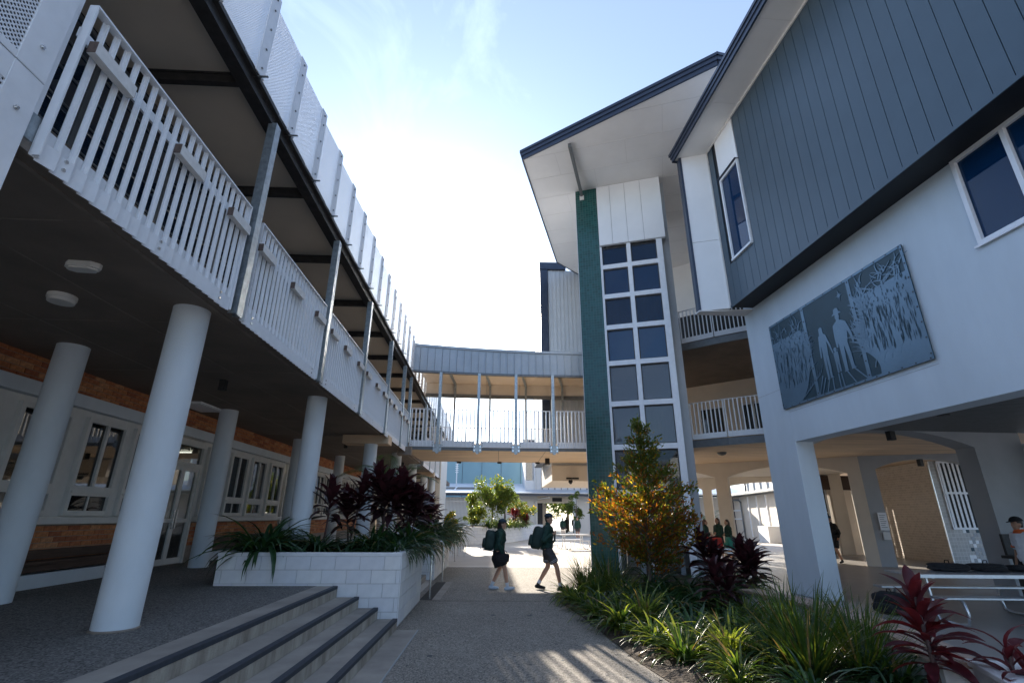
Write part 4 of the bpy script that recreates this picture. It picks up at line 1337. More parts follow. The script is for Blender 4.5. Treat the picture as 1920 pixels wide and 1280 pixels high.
# glazed shop front, pier and door at the back of the arcade
D = [Vector((16.5, 25.2, 0)), Vector((18.6, 25.55, 0))]
def GV(x, y, z=0): return Vector((*GL(x, y), z))
MB().hexa([GV(16.45, 25.1), GV(17.75, 25.35), GV(17.7, 25.8), GV(16.4, 25.6), GV(16.45, 25.1, 3.0), GV(17.75, 25.35, 3.0), GV(17.7, 25.8, 3.0), GV(16.4, 25.6, 3.0)]).build('shop_pier', 'cream_render', GB)
MB().hexa([GV(15.3, 24.9), GV(19, 25.2), GV(18.9, 26), GV(15.2, 25.8), GV(15.3, 24.9), GV(19, 25.2), GV(18.9, 26), GV(15.2, 25.8)][:4] and [GV(14.6, 24.9, 3.0), GV(19, 25.25, 3.0), GV(18.9, 26, 3.0), GV(14.5, 25.8, 3.0), GV(14.6, 24.9, 3.68), GV(19, 25.25, 3.68), GV(18.9, 26, 3.68), GV(14.5, 25.8, 3.68)]).build('awning_box', 'timber_dark', GB)
df = MB()
for u0, u1, z0, z1 in ((0, .09, 0, 2.9), (1.0, 1.09, 0, 2.9), (.09, 1.0, 0, .12), (.09, 1.0, 2.05, 2.15), (.09, 1.0, 2.8, 2.9), (.09, 1.0, 1.0, 1.08)):
    x0, x1 = 17.8 + u0, 17.8 + u1
    df.hexa([GV(x0, 25.38 + .08 * u0, z0), GV(x1, 25.38 + .08 * u1, z0), GV(x1, 25.46 + .08 * u1, z0), GV(x0, 25.46 + .08 * u0, z0), GV(x0, 25.38 + .08 * u0, z1), GV(x1, 25.38 + .08 * u1, z1), GV(x1, 25.46 + .08 * u1, z1), GV(x0, 25.46 + .08 * u0, z1)])
do = df.build('shop_door', 'frame_white', GB)
MB().hexa([GV(17.9, 25.44, .1), GV(18.8, 25.5, .1), GV(18.8, 25.51, .1), GV(17.9, 25.45, .1), GV(17.9, 25.44, 2.8), GV(18.8, 25.5, 2.8), GV(18.8, 25.51, 2.8), GV(17.9, 25.45, 2.8)]).build('pane', 'glass_far', do)
MB().hexa([GV(17.98, 25.42, 1.2), GV(18.3, 25.44, 1.2), GV(18.3, 25.45, 1.2), GV(17.98, 25.43, 1.2), GV(17.98, 25.42, 1.75), GV(18.3, 25.44, 1.75), GV(18.3, 25.45, 1.75), GV(17.98, 25.43, 1.75)]).build('poster', 'red_cloth', do)
sf = MB()
for i in range(5):
    x = 14.3 + i * .5
    sf.hexa([GV(x, 25.2, 0), GV(x + .06, 25.2, 0), GV(x + .06, 25.26, 0), GV(x, 25.26, 0), GV(x, 25.2, 3), GV(x + .06, 25.2, 3), GV(x + .06, 25.26, 3), GV(x, 25.26, 3)])
for z in (.9, 1.9):
    sf.hexa([GV(14.3, 25.205, z), GV(16.4, 25.205, z), GV(16.4, 25.255, z), GV(14.3, 25.255, z), GV(14.3, 25.205, z + .06), GV(16.4, 25.205, z + .06), GV(16.4, 25.255, z + .06), GV(14.3, 25.255, z + .06)])
so = sf.build('shop_window', 'frame_white', GB)
MB().hexa([GV(14.3, 25.23, 0), GV(16.4, 25.23, 0), GV(16.4, 25.24, 0), GV(14.3, 25.24, 0), GV(14.3, 25.23, 3), GV(16.4, 25.23, 3), GV(16.4, 25.24, 3), GV(14.3, 25.24, 3)]).build('pane', 'glass_far', so)
# notices pinned on the arcade pier
o = thing('notice', 'white paper notices pinned on the inner arcade column beside the shop door', 'notice', (14.28, 18.98, 1.55), R(-21))
MB().box(-0.14, 0.14, -0.012, -0.002, -.3, .32).build('upper_sheet', 'white_panel', o)
MB().box(-0.10, 0.12, -0.012, -0.002, -.62, -.36).build('lower_sheet', 'soffit_joint', o)
for i in range(7):
    MB().box(-0.1, 0.09 - (i % 3) * .03, -0.0135, -0.0122, .22 - i * .07, .235 - i * .07).build('text_line', 'grey_steel', o)
speaker((9.6, 11.85, 3.72), 'black box speaker hanging from the arch soffit near the corner pier', 1.3)
speaker((15.6, 18.2, 3.75), 'black box speaker beside the louvred window up under the arcade ceiling', 1.3)
o = thing('dome_light', 'grey dome light on the warm soffit beside the tower', 'light', (8.3, 18.4, 3.95))
MB().tube([(0, 0, 0), (0, 0, -.03), (0, 0, -.09), (0, 0, -.12)], [.17, .17, .12, .03], 20).build('dome', 'grey_steel', o, True, auto=50)

# ================================================================== mural panel on the white wall
MU = thing('mural', 'dark metal mural of a family walking among tall cane, fixed on the white wall', 'artwork', (6.97, 11.49, 4.14), R(3.2))
def ms(a): return 0.13 - a                        # distance from the left edge -> local y
def plate(polys, x0, x1, name, mat, parent=MU):
    mb = MB()
    for i, p in enumerate(polys):
        off = -0.0004 * (i % 9)
        mb.prism([(x0 + off, ms(a), b) for a, b in p], (x1 - x0, 0, 0))
    return mb.build(name, mat, parent)
for a0, a1 in ((0.0, 1.296), (1.304, 2.756), (2.764, 4.12)):
    MB().box(-0.045, -0.030, ms(a1), ms(a0), 0.0, 2.15).build('backing_panel', 'mural_dark', MU)
fr_ = [(0, 0, 4.12, .05), (0, 2.10, 4.12, 2.15), (0, .05, .05, 2.10), (4.07, .05, 4.12, 2.10), (1.255, .05, 1.345, 2.10), (2.715, .05, 2.805, 2.10)]
mb = MB()
for a0, b0, a1, b1 in fr_:
    mb.box(-0.054, -0.046, ms(a1), ms(a0), b0, b1)
mb.build('frame', 'mural_light', MU)
mb = MB()
for i in range(15):
    for b in (.025, 2.125):
        mb.box(-0.060, -0.054, ms(.06 + i * .286) - .012, ms(.06 + i * .286) + .012, b - .012, b + .012)
for i in range(8):
    for a in (.025, 4.095, 1.3, 2.76):
        mb.box(-0.060, -0.054, ms(a) - .012, ms(a) + .012, .1 + i * .28 - .012, .1 + i * .28 + .012)
mb.build('bolts', 'dark_steel', MU)['kind'] = 'stuff'
for k, (a0, a1) in enumerate(((.01, 1.29), (1.31, 2.75), (2.77, 4.11))):
    MB().box(-0.028, 0.0, ms(a1) + .1, ms(a0) - .1, .2, .26).box(-0.028, 0.0, ms(a1) + .1, ms(a0) - .1, 1.8, 1.86).build('fixing_rail', 'dark_steel', MU)
def ell(ca, cb, ra, rb, n=12, rot=0):
    return [(ca + ra * math.cos(t) * math.cos(rot) - rb * math.sin(t) * math.sin(rot), cb + ra * math.cos(t) * math.sin(rot) + rb * math.sin(t) * math.cos(rot)) for t in [2 * PI * i / n for i in range(n)]]
X0, X1 = -0.0545, -0.0465
man = [ell(2.30, 1.50, .062, .075), [(2.16, 1.555), (2.44, 1.545), (2.40, 1.585), (2.20, 1.59)], [(2.225, 1.58), (2.375, 1.58), (2.36, 1.67), (2.30, 1.69), (2.24, 1.67)],
       [(2.26, 1.44), (2.34, 1.44), (2.36, 1.39), (2.24, 1.39)], [(2.13, 1.34), (2.22, 1.40), (2.38, 1.40), (2.49, 1.33), (2.47, 1.05), (2.43, .90), (2.19, .90), (2.16, 1.05)],
       [(2.13, 1.34), (2.17, 1.25), (2.19, 1.00), (2.16, .86), (2.12, .87), (2.11, 1.1)], [(2.49, 1.33), (2.45, 1.2), (2.53, 1.0), (2.56, .84), (2.60, .85), (2.59, 1.02), (2.54, 1.2)],
       [(2.19, .90), (2.32, .90), (2.30, .6), (2.29, .36), (2.21, .36), (2.20, .6)], [(2.31, .90), (2.43, .90), (2.46, .62), (2.47, .38), (2.39, .37), (2.37, .6)], [(2.18, .33), (2.30, .33), (2.29, .37), (2.21, .37)], [(2.38, .335), (2.51, .335), (2.47, .385), (2.39, .375)]]
plate(man, X0, X1, 'man_figure', 'mural_light')
wom = [ell(1.75, 1.39, .055, .07), [(1.70, 1.44), (1.80, 1.44), (1.81, 1.30), (1.69, 1.30)], [(1.65, 1.27), (1.72, 1.31), (1.79, 1.31), (1.87, 1.26), (1.85, 1.0), (1.84, .84), (1.68, .84), (1.68, 1.0)],
       [(1.65, 1.27), (1.69, 1.18), (1.66, .95), (1.64, .80), (1.60, .80), (1.61, 1.0)], [(1.87, 1.26), (1.84, 1.16), (1.92, .95), (1.96, .80), (1.99, .82), (1.95, 1.0)],
       [(1.68, .84), (1.765, .84), (1.75, .55), (1.75, .33), (1.69, .33), (1.68, .55)], [(1.765, .84), (1.84, .84), (1.84, .55), (1.83, .34), (1.77, .34), (1.77, .55)], [(1.66, .30), (1.76, .30), (1.75, .335), (1.69, .335)], [(1.77, .31), (1.87, .31), (1.83, .345), (1.77, .345)]]
plate(wom, X0, X1, 'woman_figure', 'mural_light')
kid = [ell(2.05, .85, .045, .05), [(1.98, .78), (2.02, .80), (2.08, .80), (2.12, .78), (2.11, .58), (1.99, .58)], [(1.98, .78), (2.0, .72), (1.985, .82), (1.955, .83)], [(2.12, .78), (2.1, .72), (2.12, .83), (2.15, .85)],
       [(1.99, .58), (2.045, .58), (2.04, .36), (1.995, .36)], [(2.05, .58), (2.11, .58), (2.11, .37), (2.065, .37)]]
plate(kid, X0, X1, 'child_figure', 'mural_light')
star = []
for i in range(8):
    t = i * PI / 4; r_ = .13 if i % 4 == 2 or i % 4 == 0 and i == 6 else (.10 if i % 2 == 0 else .065)
    star.append([(2.48 + .018 * math.cos(t + PI / 2), 1.90 + .018 * math.sin(t + PI / 2)), (2.48 + r_ * math.cos(t), 1.90 + r_ * math.sin(t)), (2.48 - .018 * math.cos(t + PI / 2), 1.90 - .018 * math.sin(t + PI / 2))])
plate(star, X0, X1, 'star', 'mural_light')
def ribbon(pts, w0, w1):
    out = []
    n = len(pts)
    for i in range(n - 1):
        (a0, b0), (a1, b1) = pts[i], pts[i + 1]
        dx, dy = a1 - a0, b1 - b0
        l_ = math.hypot(dx, dy) or 1
        nx, ny = -dy / l_, dx / l_
        wa = w0 + (w1 - w0) * i / (n - 1); wb = w0 + (w1 - w0) * (i + 1) / (n - 1)
        out.append([(a0 - nx * wa, b0 - ny * wa), (a1 - nx * wb, b1 - ny * wb), (a1 + nx * wb, b1 + ny * wb), (a0 + nx * wa, b0 + ny * wa)])
    return out
def blade(a, b, L, ang, bend, w=.014, n=5):
    pts = []
    for i in range(n + 1):
        t = i / n
        pts.append((a, b))
        a += L / n * math.cos(ang); b += L / n * math.sin(ang)
        ang += bend / n
    return ribbon(pts, w, .003)
tr_ = []
for a0, b0, a1, b1 in ((1.72, .30, 1.60, .05), (1.82, .30, 1.80, .05), (2.0, .34, 2.0, .05), (2.08, .34, 2.1, .05), (2.25, .33, 2.42, .05), (2.45, .34, 2.72, .05), (1.35, .05, 1.55, .42), (1.45, .05, 1.62, .36)):
    tr_ += ribbon([(a0, b0), (a1, b1)], .012, .014)
for i in range(7):
    tr_ += blade(.85 + i * .09, .12 + i * .05, .34, .5, .9, .012)
for i in range(5):
    tr_ += blade(2.95 + i * .2, .20 + .03 * i, .42, 1.2, -1.3, .012)
plate(tr_, X0, X1, 'track_marks', 'mural_light')['kind'] = 'stuff'
# cane thickets: a cut sheet with slits, fringed with leaves
rm = random.Random(11)
def edge_r(b):                                    # left limit of the right thicket at height b
    return 2.82 + .10 * math.sin(b * 6) + max(0, b - 1.45) ** 2 * 1.1 + max(0, .6 - b) * .35
def edge_l(b):
    return 1.24 + .06 * math.sin(b * 7) - max(0, b - 1.40) ** 2 * 1.3 - max(0, .62 - b) * .9
RS, LS = [], []
for i in range(26):
    b0, b1 = .05 + i * .0615, .05 + (i + 1) * .0615
    RS.append([(edge_r(b0), b0), (4.07, b0), (4.07, b1), (edge_r(b1), b1)])
    if b0 > .03:
        LS.append([(.05, b0), (max(.06, edge_l(b0)), b0), (max(.06, edge_l(b1)), b1), (.05, b1)])
plate(RS, X0 + .002, X1, 'cane_sheet', 'mural_light')
plate(LS, X0 + .002, X1, 'cane_sheet', 'mural_light')
lf = []
for i in range(210):
    b = rm.uniform(.5, 1.9)
    e = edge_r(b)
    a = e + rm.uniform(-.02, 1.2) * (1 if b > 1.55 else .12)
    if a > 4.0: continue
    ang = rm.uniform(.9, 2.7) if a < e + .25 else rm.uniform(.3, 2.8)
    L_ = rm.uniform(.16, .42)
    if b + L_ > 2.12: L_ = max(.08, 2.1 - b)
    lf += blade(a, b, L_, ang, rm.uniform(-1.5, 1.5), rm.uniform(.009, .018))
plate(lf, X0 - .001, X1, 'cane_leaves', 'mural_light')['kind'] = 'stuff'
lf = []
for i in range(160):
    b = rm.uniform(.5, 1.85)
    e = edge_l(b)
    a = e - rm.uniform(-.02, 1.0) * (1 if b > 1.5 else .12)
    if a < .08: continue
    ang = rm.uniform(.5, 2.3) if a > e - .25 else rm.uniform(.3, 2.8)
    L_ = min(rm.uniform(.14, .36), 2.08 - b)
    lf += blade(a, b, L_, ang, rm.uniform(-1.5, 1.5), rm.uniform(.008, .015))
plate(lf, X0 - .001, X1, 'cane_leaves', 'mural_light')['kind'] = 'stuff'
sl = []
for i in range(330):
    right = rm.random() < .6
    b = rm.uniform(.38, 1.62)
    a = rm.uniform(2.95, 4.04) if right else rm.uniform(.07, 1.18)
    if right and a < edge_r(b) + .06 or (not right and a > edge_l(b) - .05): continue
    L_ = rm.uniform(.06, .24) * (1.0 if b < 1.2 else .4)
    w_ = rm.uniform(.003, .008)
    if b < 1.1: L_ *= 1.35
    sl.append([(a, b), (a + w_, b + L_ * .5), (a + .004, b + L_), (a - w_, b + L_ * .45)])
plate(sl, X0 - .0055, X0 - .0025, 'slits', 'mural_dark')['kind'] = 'stuff'

# ================================================================== far end of the courtyard
FW = thing('walkway_building', 'low white building with dark eave and open passage at the far end of the courtyard', 'building', (1.5, 48, 0), world_coords=True)
YF = 48.0
MB().box(-12, -2.6, YF + 2.5, YF + 3.0, 0, 3.4).build('wall', 'far_white', FW)
MB().box(-2.6, 3.6, YF, YF + 0.3, 0, 3.5).build('wall', 'far_white', FW)
MB().box(7.15, 9.0, YF, YF + 0.3, 0, 3.5).build('wall', 'far_white', FW)
MB().box(3.6, 7.15, YF, YF + 0.3, 2.85, 3.5).build('wall', 'cream_render', FW)
MB().box(9.0, 24, YF + 1, YF + 1.3, 0, 3.5).build('wall', 'far_white', FW)
MB().box(3.62, 4.1, YF + .3, YF + 3, 0, 2.85).build('passage_door', 'cladding_under', FW)
MB().box(4.15, 4.6, YF + 2.0, YF + 3.2, 0, 2.85).build('passage_pier', 'cream_render', FW)
MB().box(6.75, 7.1, YF - 1.4, YF - 1.1, 0, 3.4).build('passage_pier', 'far_white', FW)
MB().box(5.0, 5.9, YF - .03, YF - .001, 2.98, 3.32).build('dark_sign', 'cladding_under', FW)
MB().box(3.0, 3.3, YF - .02, YF - .001, 2.0, 2.35).build('small_sign', 'black_plastic', FW)
MB().box(-12, 24, YF - 1.5, YF - 1.35, 3.42, 3.62).build('eave', 'navy_metal', FW)
MB().hexa([(-12, YF - 1.6, 3.63), (24, YF - 1.6, 3.63), (24, YF + 7, 4.9), (-12, YF + 7, 4.9), (-12, YF - 1.6, 3.70), (24, YF - 1.6, 3.70), (24, YF + 7, 4.98), (-12, YF + 7, 4.98)]).build('roof', 'roof_metal', FW)
for k in range(3):
    MB().hexa([(-6 + k * 1.9, YF + .8, 4.03), (-4.3 + k * 1.9, YF + .8, 4.03), (-4.3 + k * 1.9, YF + 2.6, 4.30), (-6 + k * 1.9, YF + 2.6, 4.30), (-6 + k * 1.9, YF + .8, 4.10), (-4.3 + k * 1.9, YF + .8, 4.10), (-4.3 + k * 1.9, YF + 2.6, 4.37), (-6 + k * 1.9, YF + 2.6, 4.37)]).build('roof_panel', 'cladding_under', FW)
MB().tube([(3.42, YF - .08, 0), (3.42, YF - .08, 3.0), (3.6, YF - .3, 3.15), (4.6, YF - 1.3, 3.3)], 0.07, 8).build('downpipe', 'far_white', FW)
MB().tube([(6.95, YF - 1.5, 0), (6.95, YF - 1.5, 3.4)], 0.06, 8).build('downpipe', 'far_white', FW)
UB = thing('upper_classroom', 'white upper storey with dark vertical ribs above the far passage', 'building', (6, 51, 3.7), world_coords=True)
MB().box(2.55, 13, YF + 1.2, YF + 8, 3.8, 8.5).build('wall', 'far_white', UB)
MB().box(2.50, 3.35, YF + 1.0, YF + 1.19, 3.9, 4.95).build('sill_box', 'far_white', UB)
MB().box(2.62, 3.2, YF + 1.1, YF + 1.19, 4.97, 7.4).build('window', 'glass_far', UB)
for k in range(10):
    MB().box(3.5 + k * .62, 3.56 + k * .62, YF + 1.05, YF + 1.19, 4.0, 7.2).build('rib', 'grey_steel', UB)
MB().tube([(3.45, YF + 1.0, 3.9), (3.45, YF + 1.0, 6.5), (3.7, YF + .6, 6.65), (4.6, YF + .2, 6.75)], 0.08, 8).build('downpipe', 'far_white', UB)
MB().box(2.4, 13.2, YF + .6, YF + 8, 8.5, 8.8).build('eave', 'navy_metal', UB)
BB = thing('blue_hall', 'large pale blue metal hall rising behind the far walkway roof', 'building', (-2, 62, 0), world_coords=True)
MB().box(-22, 2.9, 60, 84, 0, 8.3).build('wall', 'sky_blue_metal', BB)
for k in range(6):
    MB().box(-9 + k * 2.3, -8.96 + k * 2.3, 59.96, 59.999, 2, 8.3).build('sheet_joint', 'cladding_blue', BB)
MB().hexa([(-22, 59.5, 8.3), (3.2, 59.5, 8.3), (3.2, 84, 9.6), (-22, 84, 9.6), (-22, 59.5, 8.55), (3.2, 59.5, 8.55), (3.2, 84, 9.85), (-22, 84, 9.85)]).build('roof', 'roof_metal', BB)
o = thing('roof_mast', 'thin white antenna mast on the far walkway roof', 'antenna', (-4.2, YF + 2, 4.3))
MB().tube([(0, 0, 0), (0, 0, 2.4)], 0.05, 8).build('pole', 'white_metal', o)
for k in range(5):
    MB().box(-.16, .16, -.02, .02, 1.4 + k * .2, 1.46 + k * .2).build('rung', 'white_metal', o)
# white slatted screen fence
SF = thing('slat_fence', 'white vertical slat screen beneath the far eave at left', 'fence', (-3.5, YF - .6, 0), world_coords=True)
slat = MB().box(0, .06, 0, .05, 0.1, 3.3).mesh('slat', 'white_metal')
for k in range(30):
    inst('slat', slat, SF, (-6.4 + k * .128, YF - .6, 0))
MB().box(-6.4, -2.6, YF - .54, YF - .50, .5, .58).box(-6.4, -2.6, YF - .54, YF - .50, 2.9, 2.98).build('rail', 'white_metal', SF)
# the wing seen through the arcade
WG = thing('far_wing', 'cream ribbed wing with dark eave and bent downpipe seen through the arcade arch', 'building', (22, 44, 0), world_coords=True)
def wgp(t, off=0.0, z=0.0):                      # wall line from far to near
    a, b = Vector((21.5, 47.5, 0)), Vector((19.6, 34.0, 0))
    d = (b - a).normalized(); n = Vector((-d.y, d.x, 0))
    if n.x > 0: n = -n
    v = a + d * t + n * off; v.z = z
    return v
def wgbox(t0, t1, o0, o1, z0, z1, nm, mt):
    MB().hexa([wgp(t0, o0, z0), wgp(t1, o0, z0), wgp(t1, o1, z0), wgp(t0, o1, z0), wgp(t0, o0, z1), wgp(t1, o0, z1), wgp(t1, o1, z1), wgp(t0, o1, z1)]).build(nm, mt, WG)
wgbox(0, 14, -4, 0, 0, 3.4, 'wall', 'cream_render')
wgbox(-1, 12, -6, -1.5, 3.4, 8, 'upper_wall', 'far_white')
for k in range(6):
    wgbox(1 + k * 1.6, 1.14 + k * 1.6, -1.49, -1.38, 3.6, 8, 'rib', 'rib_light')
wgbox(0.3, 0.8, -1.49, -1.3, 3.6, 8, 'corner_trim', 'navy_metal')
wgbox(-.5, 14, -1.5, 0.9, 3.42, 3.62, 'eave', 'grey_steel')
for k in range(5):
    wgbox(3.2 + k * 2.0, 3.34 + k * 2.0, 0.002, 0.08, .2, 3.3, 'rib', 'white_metal')
wgbox(1.0, 1.25, 0.002, .12, 0, 3.35, 'corner_trim', 'navy_metal')
for z in (1.5, 2.2):
    wgbox(1.3, 3.0, 0.002, .1, z, z + .12, 'rail', 'white_metal')
MB().tube([wgp(2.0, .8, 3.4), wgp(2.2, .75, 3.2), wgp(3.4, .2, 3.1), wgp(3.6, .12, 2.9), wgp(3.6, .12, 0)], 0.07, 8).build('downpipe', 'grey_steel', WG)
wgbox(9.2, 11.2, .01, .9, 0, 1.1, 'low_box', 'far_white')

# backdrop trees beyond the passage and roofs come with the plants

OB = thing('opposite_building', 'pale grey building opposite, seen only as reflection in the lower tower panes', 'building', (-15, -32, 0), world_coords=True)
MB().box(-26, -4, -40, -32, 0, 9).build('wall', 'pan_grey', OB)
MB().box(-26.5, -3.5, -41, -31.2, 9, 9.5).build('roof', 'navy_metal', OB)
for lv in range(2):
    for k in range(5):
        MB().box(-25 + k * 4.2, -22.2 + k * 4.2, -31.99, -31.95, 1.0 + lv * 3.5, 2.9 + lv * 3.5).build('window', 'glass_far', OB)

# ---- camera dome under the block behind the bridge
o = thing('security_camera', 'dark security camera hanging from the cream box beside the tiled tower', 'camera', (3.35, 23.24, 3.55))
MB().bar((0, .05, -.25), (0, -.25, -.25), .06, .06).box(-.28, .3, -.12, -.06, -.28, -.2).build('arm', 'black_plastic', o)
MB().tube([(-.1, -.2, -.32), (-.1, -.2, -.42), (-.1, -.2, -.5)], [.09, .1, .04], 12).build('dome', 'black_plastic', o, True)

# ================================================================== planter 3 with steps, far table
PL3 = planter('block_planter', 'long white block planter with tree at the far end of the path', [(-2.25, 32.6), (-0.75, 33.1), (0.95, 35.8), (3.95, 46.4), (-2.4, 46.4)],
              [(0, 0.0, 5, 0.0), (1, 0.0, 5, 0.0), (2, 0.0, 5, 0.0)], 1.0, 0.93)
st3 = thing('steps', 'short flight of pale steps beside the far block planter', 'steps', (-2.6, 34, 0), kind='structure', world_coords=True)
del st3['category']
for i in range(5):
    MB().box(-4.5, -2.28 - .0 * i, 31.2 + i * .35, 37, i * .14, (i + 1) * .14).build('step', 'plaza', st3)

def picnic_table(name, label, loc, rotz, L=1.9, mat='aluminium', tops=0.75, wide=0.72, seat=True):
    o = thing(name, label, 'table', loc, rotz)
    for k in range(3):
        w = wide / 3
        MB().box(-L / 2, L / 2, -wide / 2 + k * w + .006, -wide / 2 + (k + 1) * w - .006, tops - .035, tops).build('table_board', mat, o, bevel=0.006)
    for s in (-1, 1):
        MB().box(-L / 2, L / 2, s * .72 - .13, s * .72 + .13, .42, .455).build('bench_seat', mat, o, bevel=0.006)
    MB().box(-L / 2 - .004, L / 2 + .004, -wide / 2 - .004, -wide / 2 + .004, tops - .05, tops + .004).build('edge_rail', mat, o)
    for x in (-L / 2 + .35, L / 2 - .35):
        for s in (-1, 1):
            MB().tube([(x, s * .10, tops - .04), (x, s * .12, .45), (x, s * .16, .12), (x, s * .24, .03), (x, s * .62, .025), (x, s * .80, .06), (x, s * .84, .2), (x, s * .80, .38), (x, s * .72, .42)], .024, 10).build('leg_tube', mat, o, True, auto=60)
        MB().tube([(x, -.28, tops - .06), (x, .28, tops - .06)], .02, 8).build('cross_tube', mat, o, True, auto=60)
    return o
picnic_table('picnic_table', 'aluminium picnic table with attached benches under the arcade at lower right', (8.6, 9.45, 0), R(-3), L=2.7, wide=.85)
picnic_table('picnic_table', 'pale steel picnic table standing in the sun beyond the footbridge', (4.1, 29.0, 0), R(20), L=1.8, mat='white_metal')
# school bags
def bag(name, label, loc, rotz, sx, sy, sz, mat, lean=0.0, voxel=.02, seed=1):
    o = thing(name, label, 'bag', loc, rotz)
    me = soft_box(sx, sy, sz, seed)
    me.materials.append(M[mat])
    b = inst('body', me, o, (0, 0, 0), (0, lean, 0))
    pk = soft_box(sx * .35, sy * .75, sz * .45, seed + 1); pk.materials.append(M[mat])
    inst('pocket', pk, b, (-sx * .48, 0, sz * .06))
    MB().tube([(0, -.04, sz), (-.01, -.03, sz + .05), (-.01, .03, sz + .05), (0, .04, sz)], .009, 6).build('handle', mat, b, True)
    return o
def soft_box(sx, sy, sz, seed=1, n=6):
    bm = bmesh.new()
    bmesh.ops.create_cube(bm, size=1.0)
    bmesh.ops.subdivide_edges(bm, edges=bm.edges[:], cuts=n, use_grid_fill=True)
    for v in bm.verts:
        p = v.co * 2
        q = Vector((abs(p.x), abs(p.y), abs(p.z)))
        k = (q.x ** 4 + q.y ** 4 + q.z ** 4) ** .25
        p = p / max(k, .001)
        nn_ = noise.noise(p * 1.7 + Vector((seed * 3.1, 0, 0))) * .09
        p = p * (1 + nn_)
        v.co = Vector((p.x * sx / 2, p.y * sy / 2, (p.z + 1) * sz / 2))
    me = bpy.data.meshes.new('soft_body')
    bm.to_mesh(me); bm.free()
    me.polygons.foreach_set('use_smooth', [True] * len(me.polygons))
    return me
bag('school_bag', 'black bag lying on the arcade floor under the end of the picnic table', (7.35, 10.05, 0), .3, .42, .55, .36, 'black_cloth', seed=2)
bag('school_bag', 'flat black bag on the picnic table top, left one', (8.35, 9.75, .752), 1.4, .34, .62, .13, 'black_cloth', seed=4)
bag('school_bag', 'flat black bag on the picnic table top, middle one', (9.05, 9.72, .752), 1.5, .34, .60, .13, 'black_cloth', seed=5)
bag('school_bag', 'flat black bag on the picnic table top, right one', (9.7, 9.70, .752), 1.7, .30, .55, .11, 'black_cloth', seed=6)
bag('school_bag', 'red bag in the heap behind the dark cordylines', (8.3, 20.2, .55), .4, .45, .7, .4, 'red_cloth', seed=7)
bag('school_bag', 'teal bag in the heap behind the dark cordylines', (8.95, 20.0, .55), -.3, .45, .75, .42, 'teal_cloth', seed=8)
picnic_table('picnic_table', 'picnic table carrying red and teal bags by the three students', (8.6, 20.2, 0), R(15), L=2.0, tops=.55)

# drinking fountain against the big pier
o = thing('drinking_fountain', 'dark steel drinking fountain with tap beside the tiled kiosk', 'fountain', (11.0, 11.05, 0), R(0))
MB().box(-.05, .42, -.30, .28, .86, .92).build('basin', 'dark_steel', o, bevel=.01)
MB().box(.1, .35, -.15, .2, 0, .86).build('pedestal', 'dark_steel', o, bevel=.01)
MB().box(.05, .40, .22, .28, .92, 1.35).build('back_plate', 'dark_steel', o, bevel=.008)
MB().tube([(.1, .0, .92), (.1, .0, 1.02), (.1, -.04, 1.06), (.1, -.10, 1.04)], .013, 8).build('tap', 'stainless', o, True)
MB().tube([(.26, .0, .92), (.26, .0, 1.0)], [.02, .03], 8).build('button', 'stainless', o, True)

# curved timber seat along the far side of the bed
SW = thing('curved_seat', 'curved seat wall with weathered timber top around the garden bed', 'bench', (4.5, 7.5, 0), world_coords=True)
cs = [(4.36, 9.7), (4.60, 8.5), (4.62, 7.5), (4.50, 6.6), (4.28, 5.8), (3.98, 5.05)]
def offs(pts, o):
    r = []
    for i, p in enumerate(pts):
        a, b = Vector(pts[max(i - 1, 0)]), Vector(pts[min(i + 1, len(pts) - 1)])
        d = (b - a).normalized(); r.append((p[0] - d.y * o, p[1] + d.x * o))
    return r
for lane in range(4):
    a, b = offs(cs, -.02 + lane * .105), offs(cs, .075 + lane * .105)
    for i in range(len(cs) - 1):
        MB().hexa([(*a[i], .40), (*a[i + 1], .40), (*b[i + 1], .40), (*b[i], .40), (*a[i], .445), (*a[i + 1], .445), (*b[i + 1], .445), (*b[i], .445)]).build('seat_slat', 'timber_seat', SW, bevel=.004)
a, b = offs(cs, .04), offs(cs, .34)
mb = MB()
for i in range(len(cs) - 1):
    mb.hexa([(*a[i], 0), (*a[i + 1], 0), (*b[i + 1], 0), (*b[i], 0), (*a[i], .398), (*a[i + 1], .398), (*b[i + 1], .398), (*b[i], .398)])
mb.build('seat_base', 'block2', SW)
# white block end stub near the camera
o = thing('block_wall', 'white rendered block end of the seat wall behind the red cordyline', 'wall', (4.35, 4.6, 0), R(-22))
MB().box(-.25, .55, -.55, .32, 0, .42).build('body', 'block0', o, bevel=.01)
MB().box(-.28, .58, -.58, .35, .421, .47).build('cap', 'block2', o, bevel=.01)

# ================================================================== people
def capsule(mb, p, q, r1, r2, n=10, k=4):
    p, q = Vector(p), Vector(q)
    d = (q - p)
    L = d.length
    d.normalize()
    pts, rs = [], []
    for i in range(k + 1):
        t = PI / 2 * (1 - i / k)
        pts.append(p - d * r1 * math.sin(t)); rs.append(max(r1 * math.cos(t), .002))
    for i in range(k + 1):
        t = PI / 2 * i / k
        pts.append(q + d * r2 * math.sin(t)); rs.append(max(r2 * math.cos(t), .002))
    mb.tube(pts, rs, n)
def ellipsoid(mb, c, r, rot=None, n=14, k=9):
    c = Vector(c)
    vs, fs = [], []
    for i in range(k + 1):
        ph = -PI / 2 + PI * i / k
        for j in range(n):
            th = 2 * PI * j / n
            v = Vector((r[0] * math.cos(ph) * math.cos(th), r[1] * math.cos(ph) * math.sin(th), r[2] * math.sin(ph)))
            if rot: v = rot @ v
            vs.append(c + v)
    for i in range(k):
        for j in range(n):
            jj = (j + 1) % n
            fs.append((i * n + j, i * n + jj, (i + 1) * n + jj, (i + 1) * n + j))
    mb.add(vs, fs)
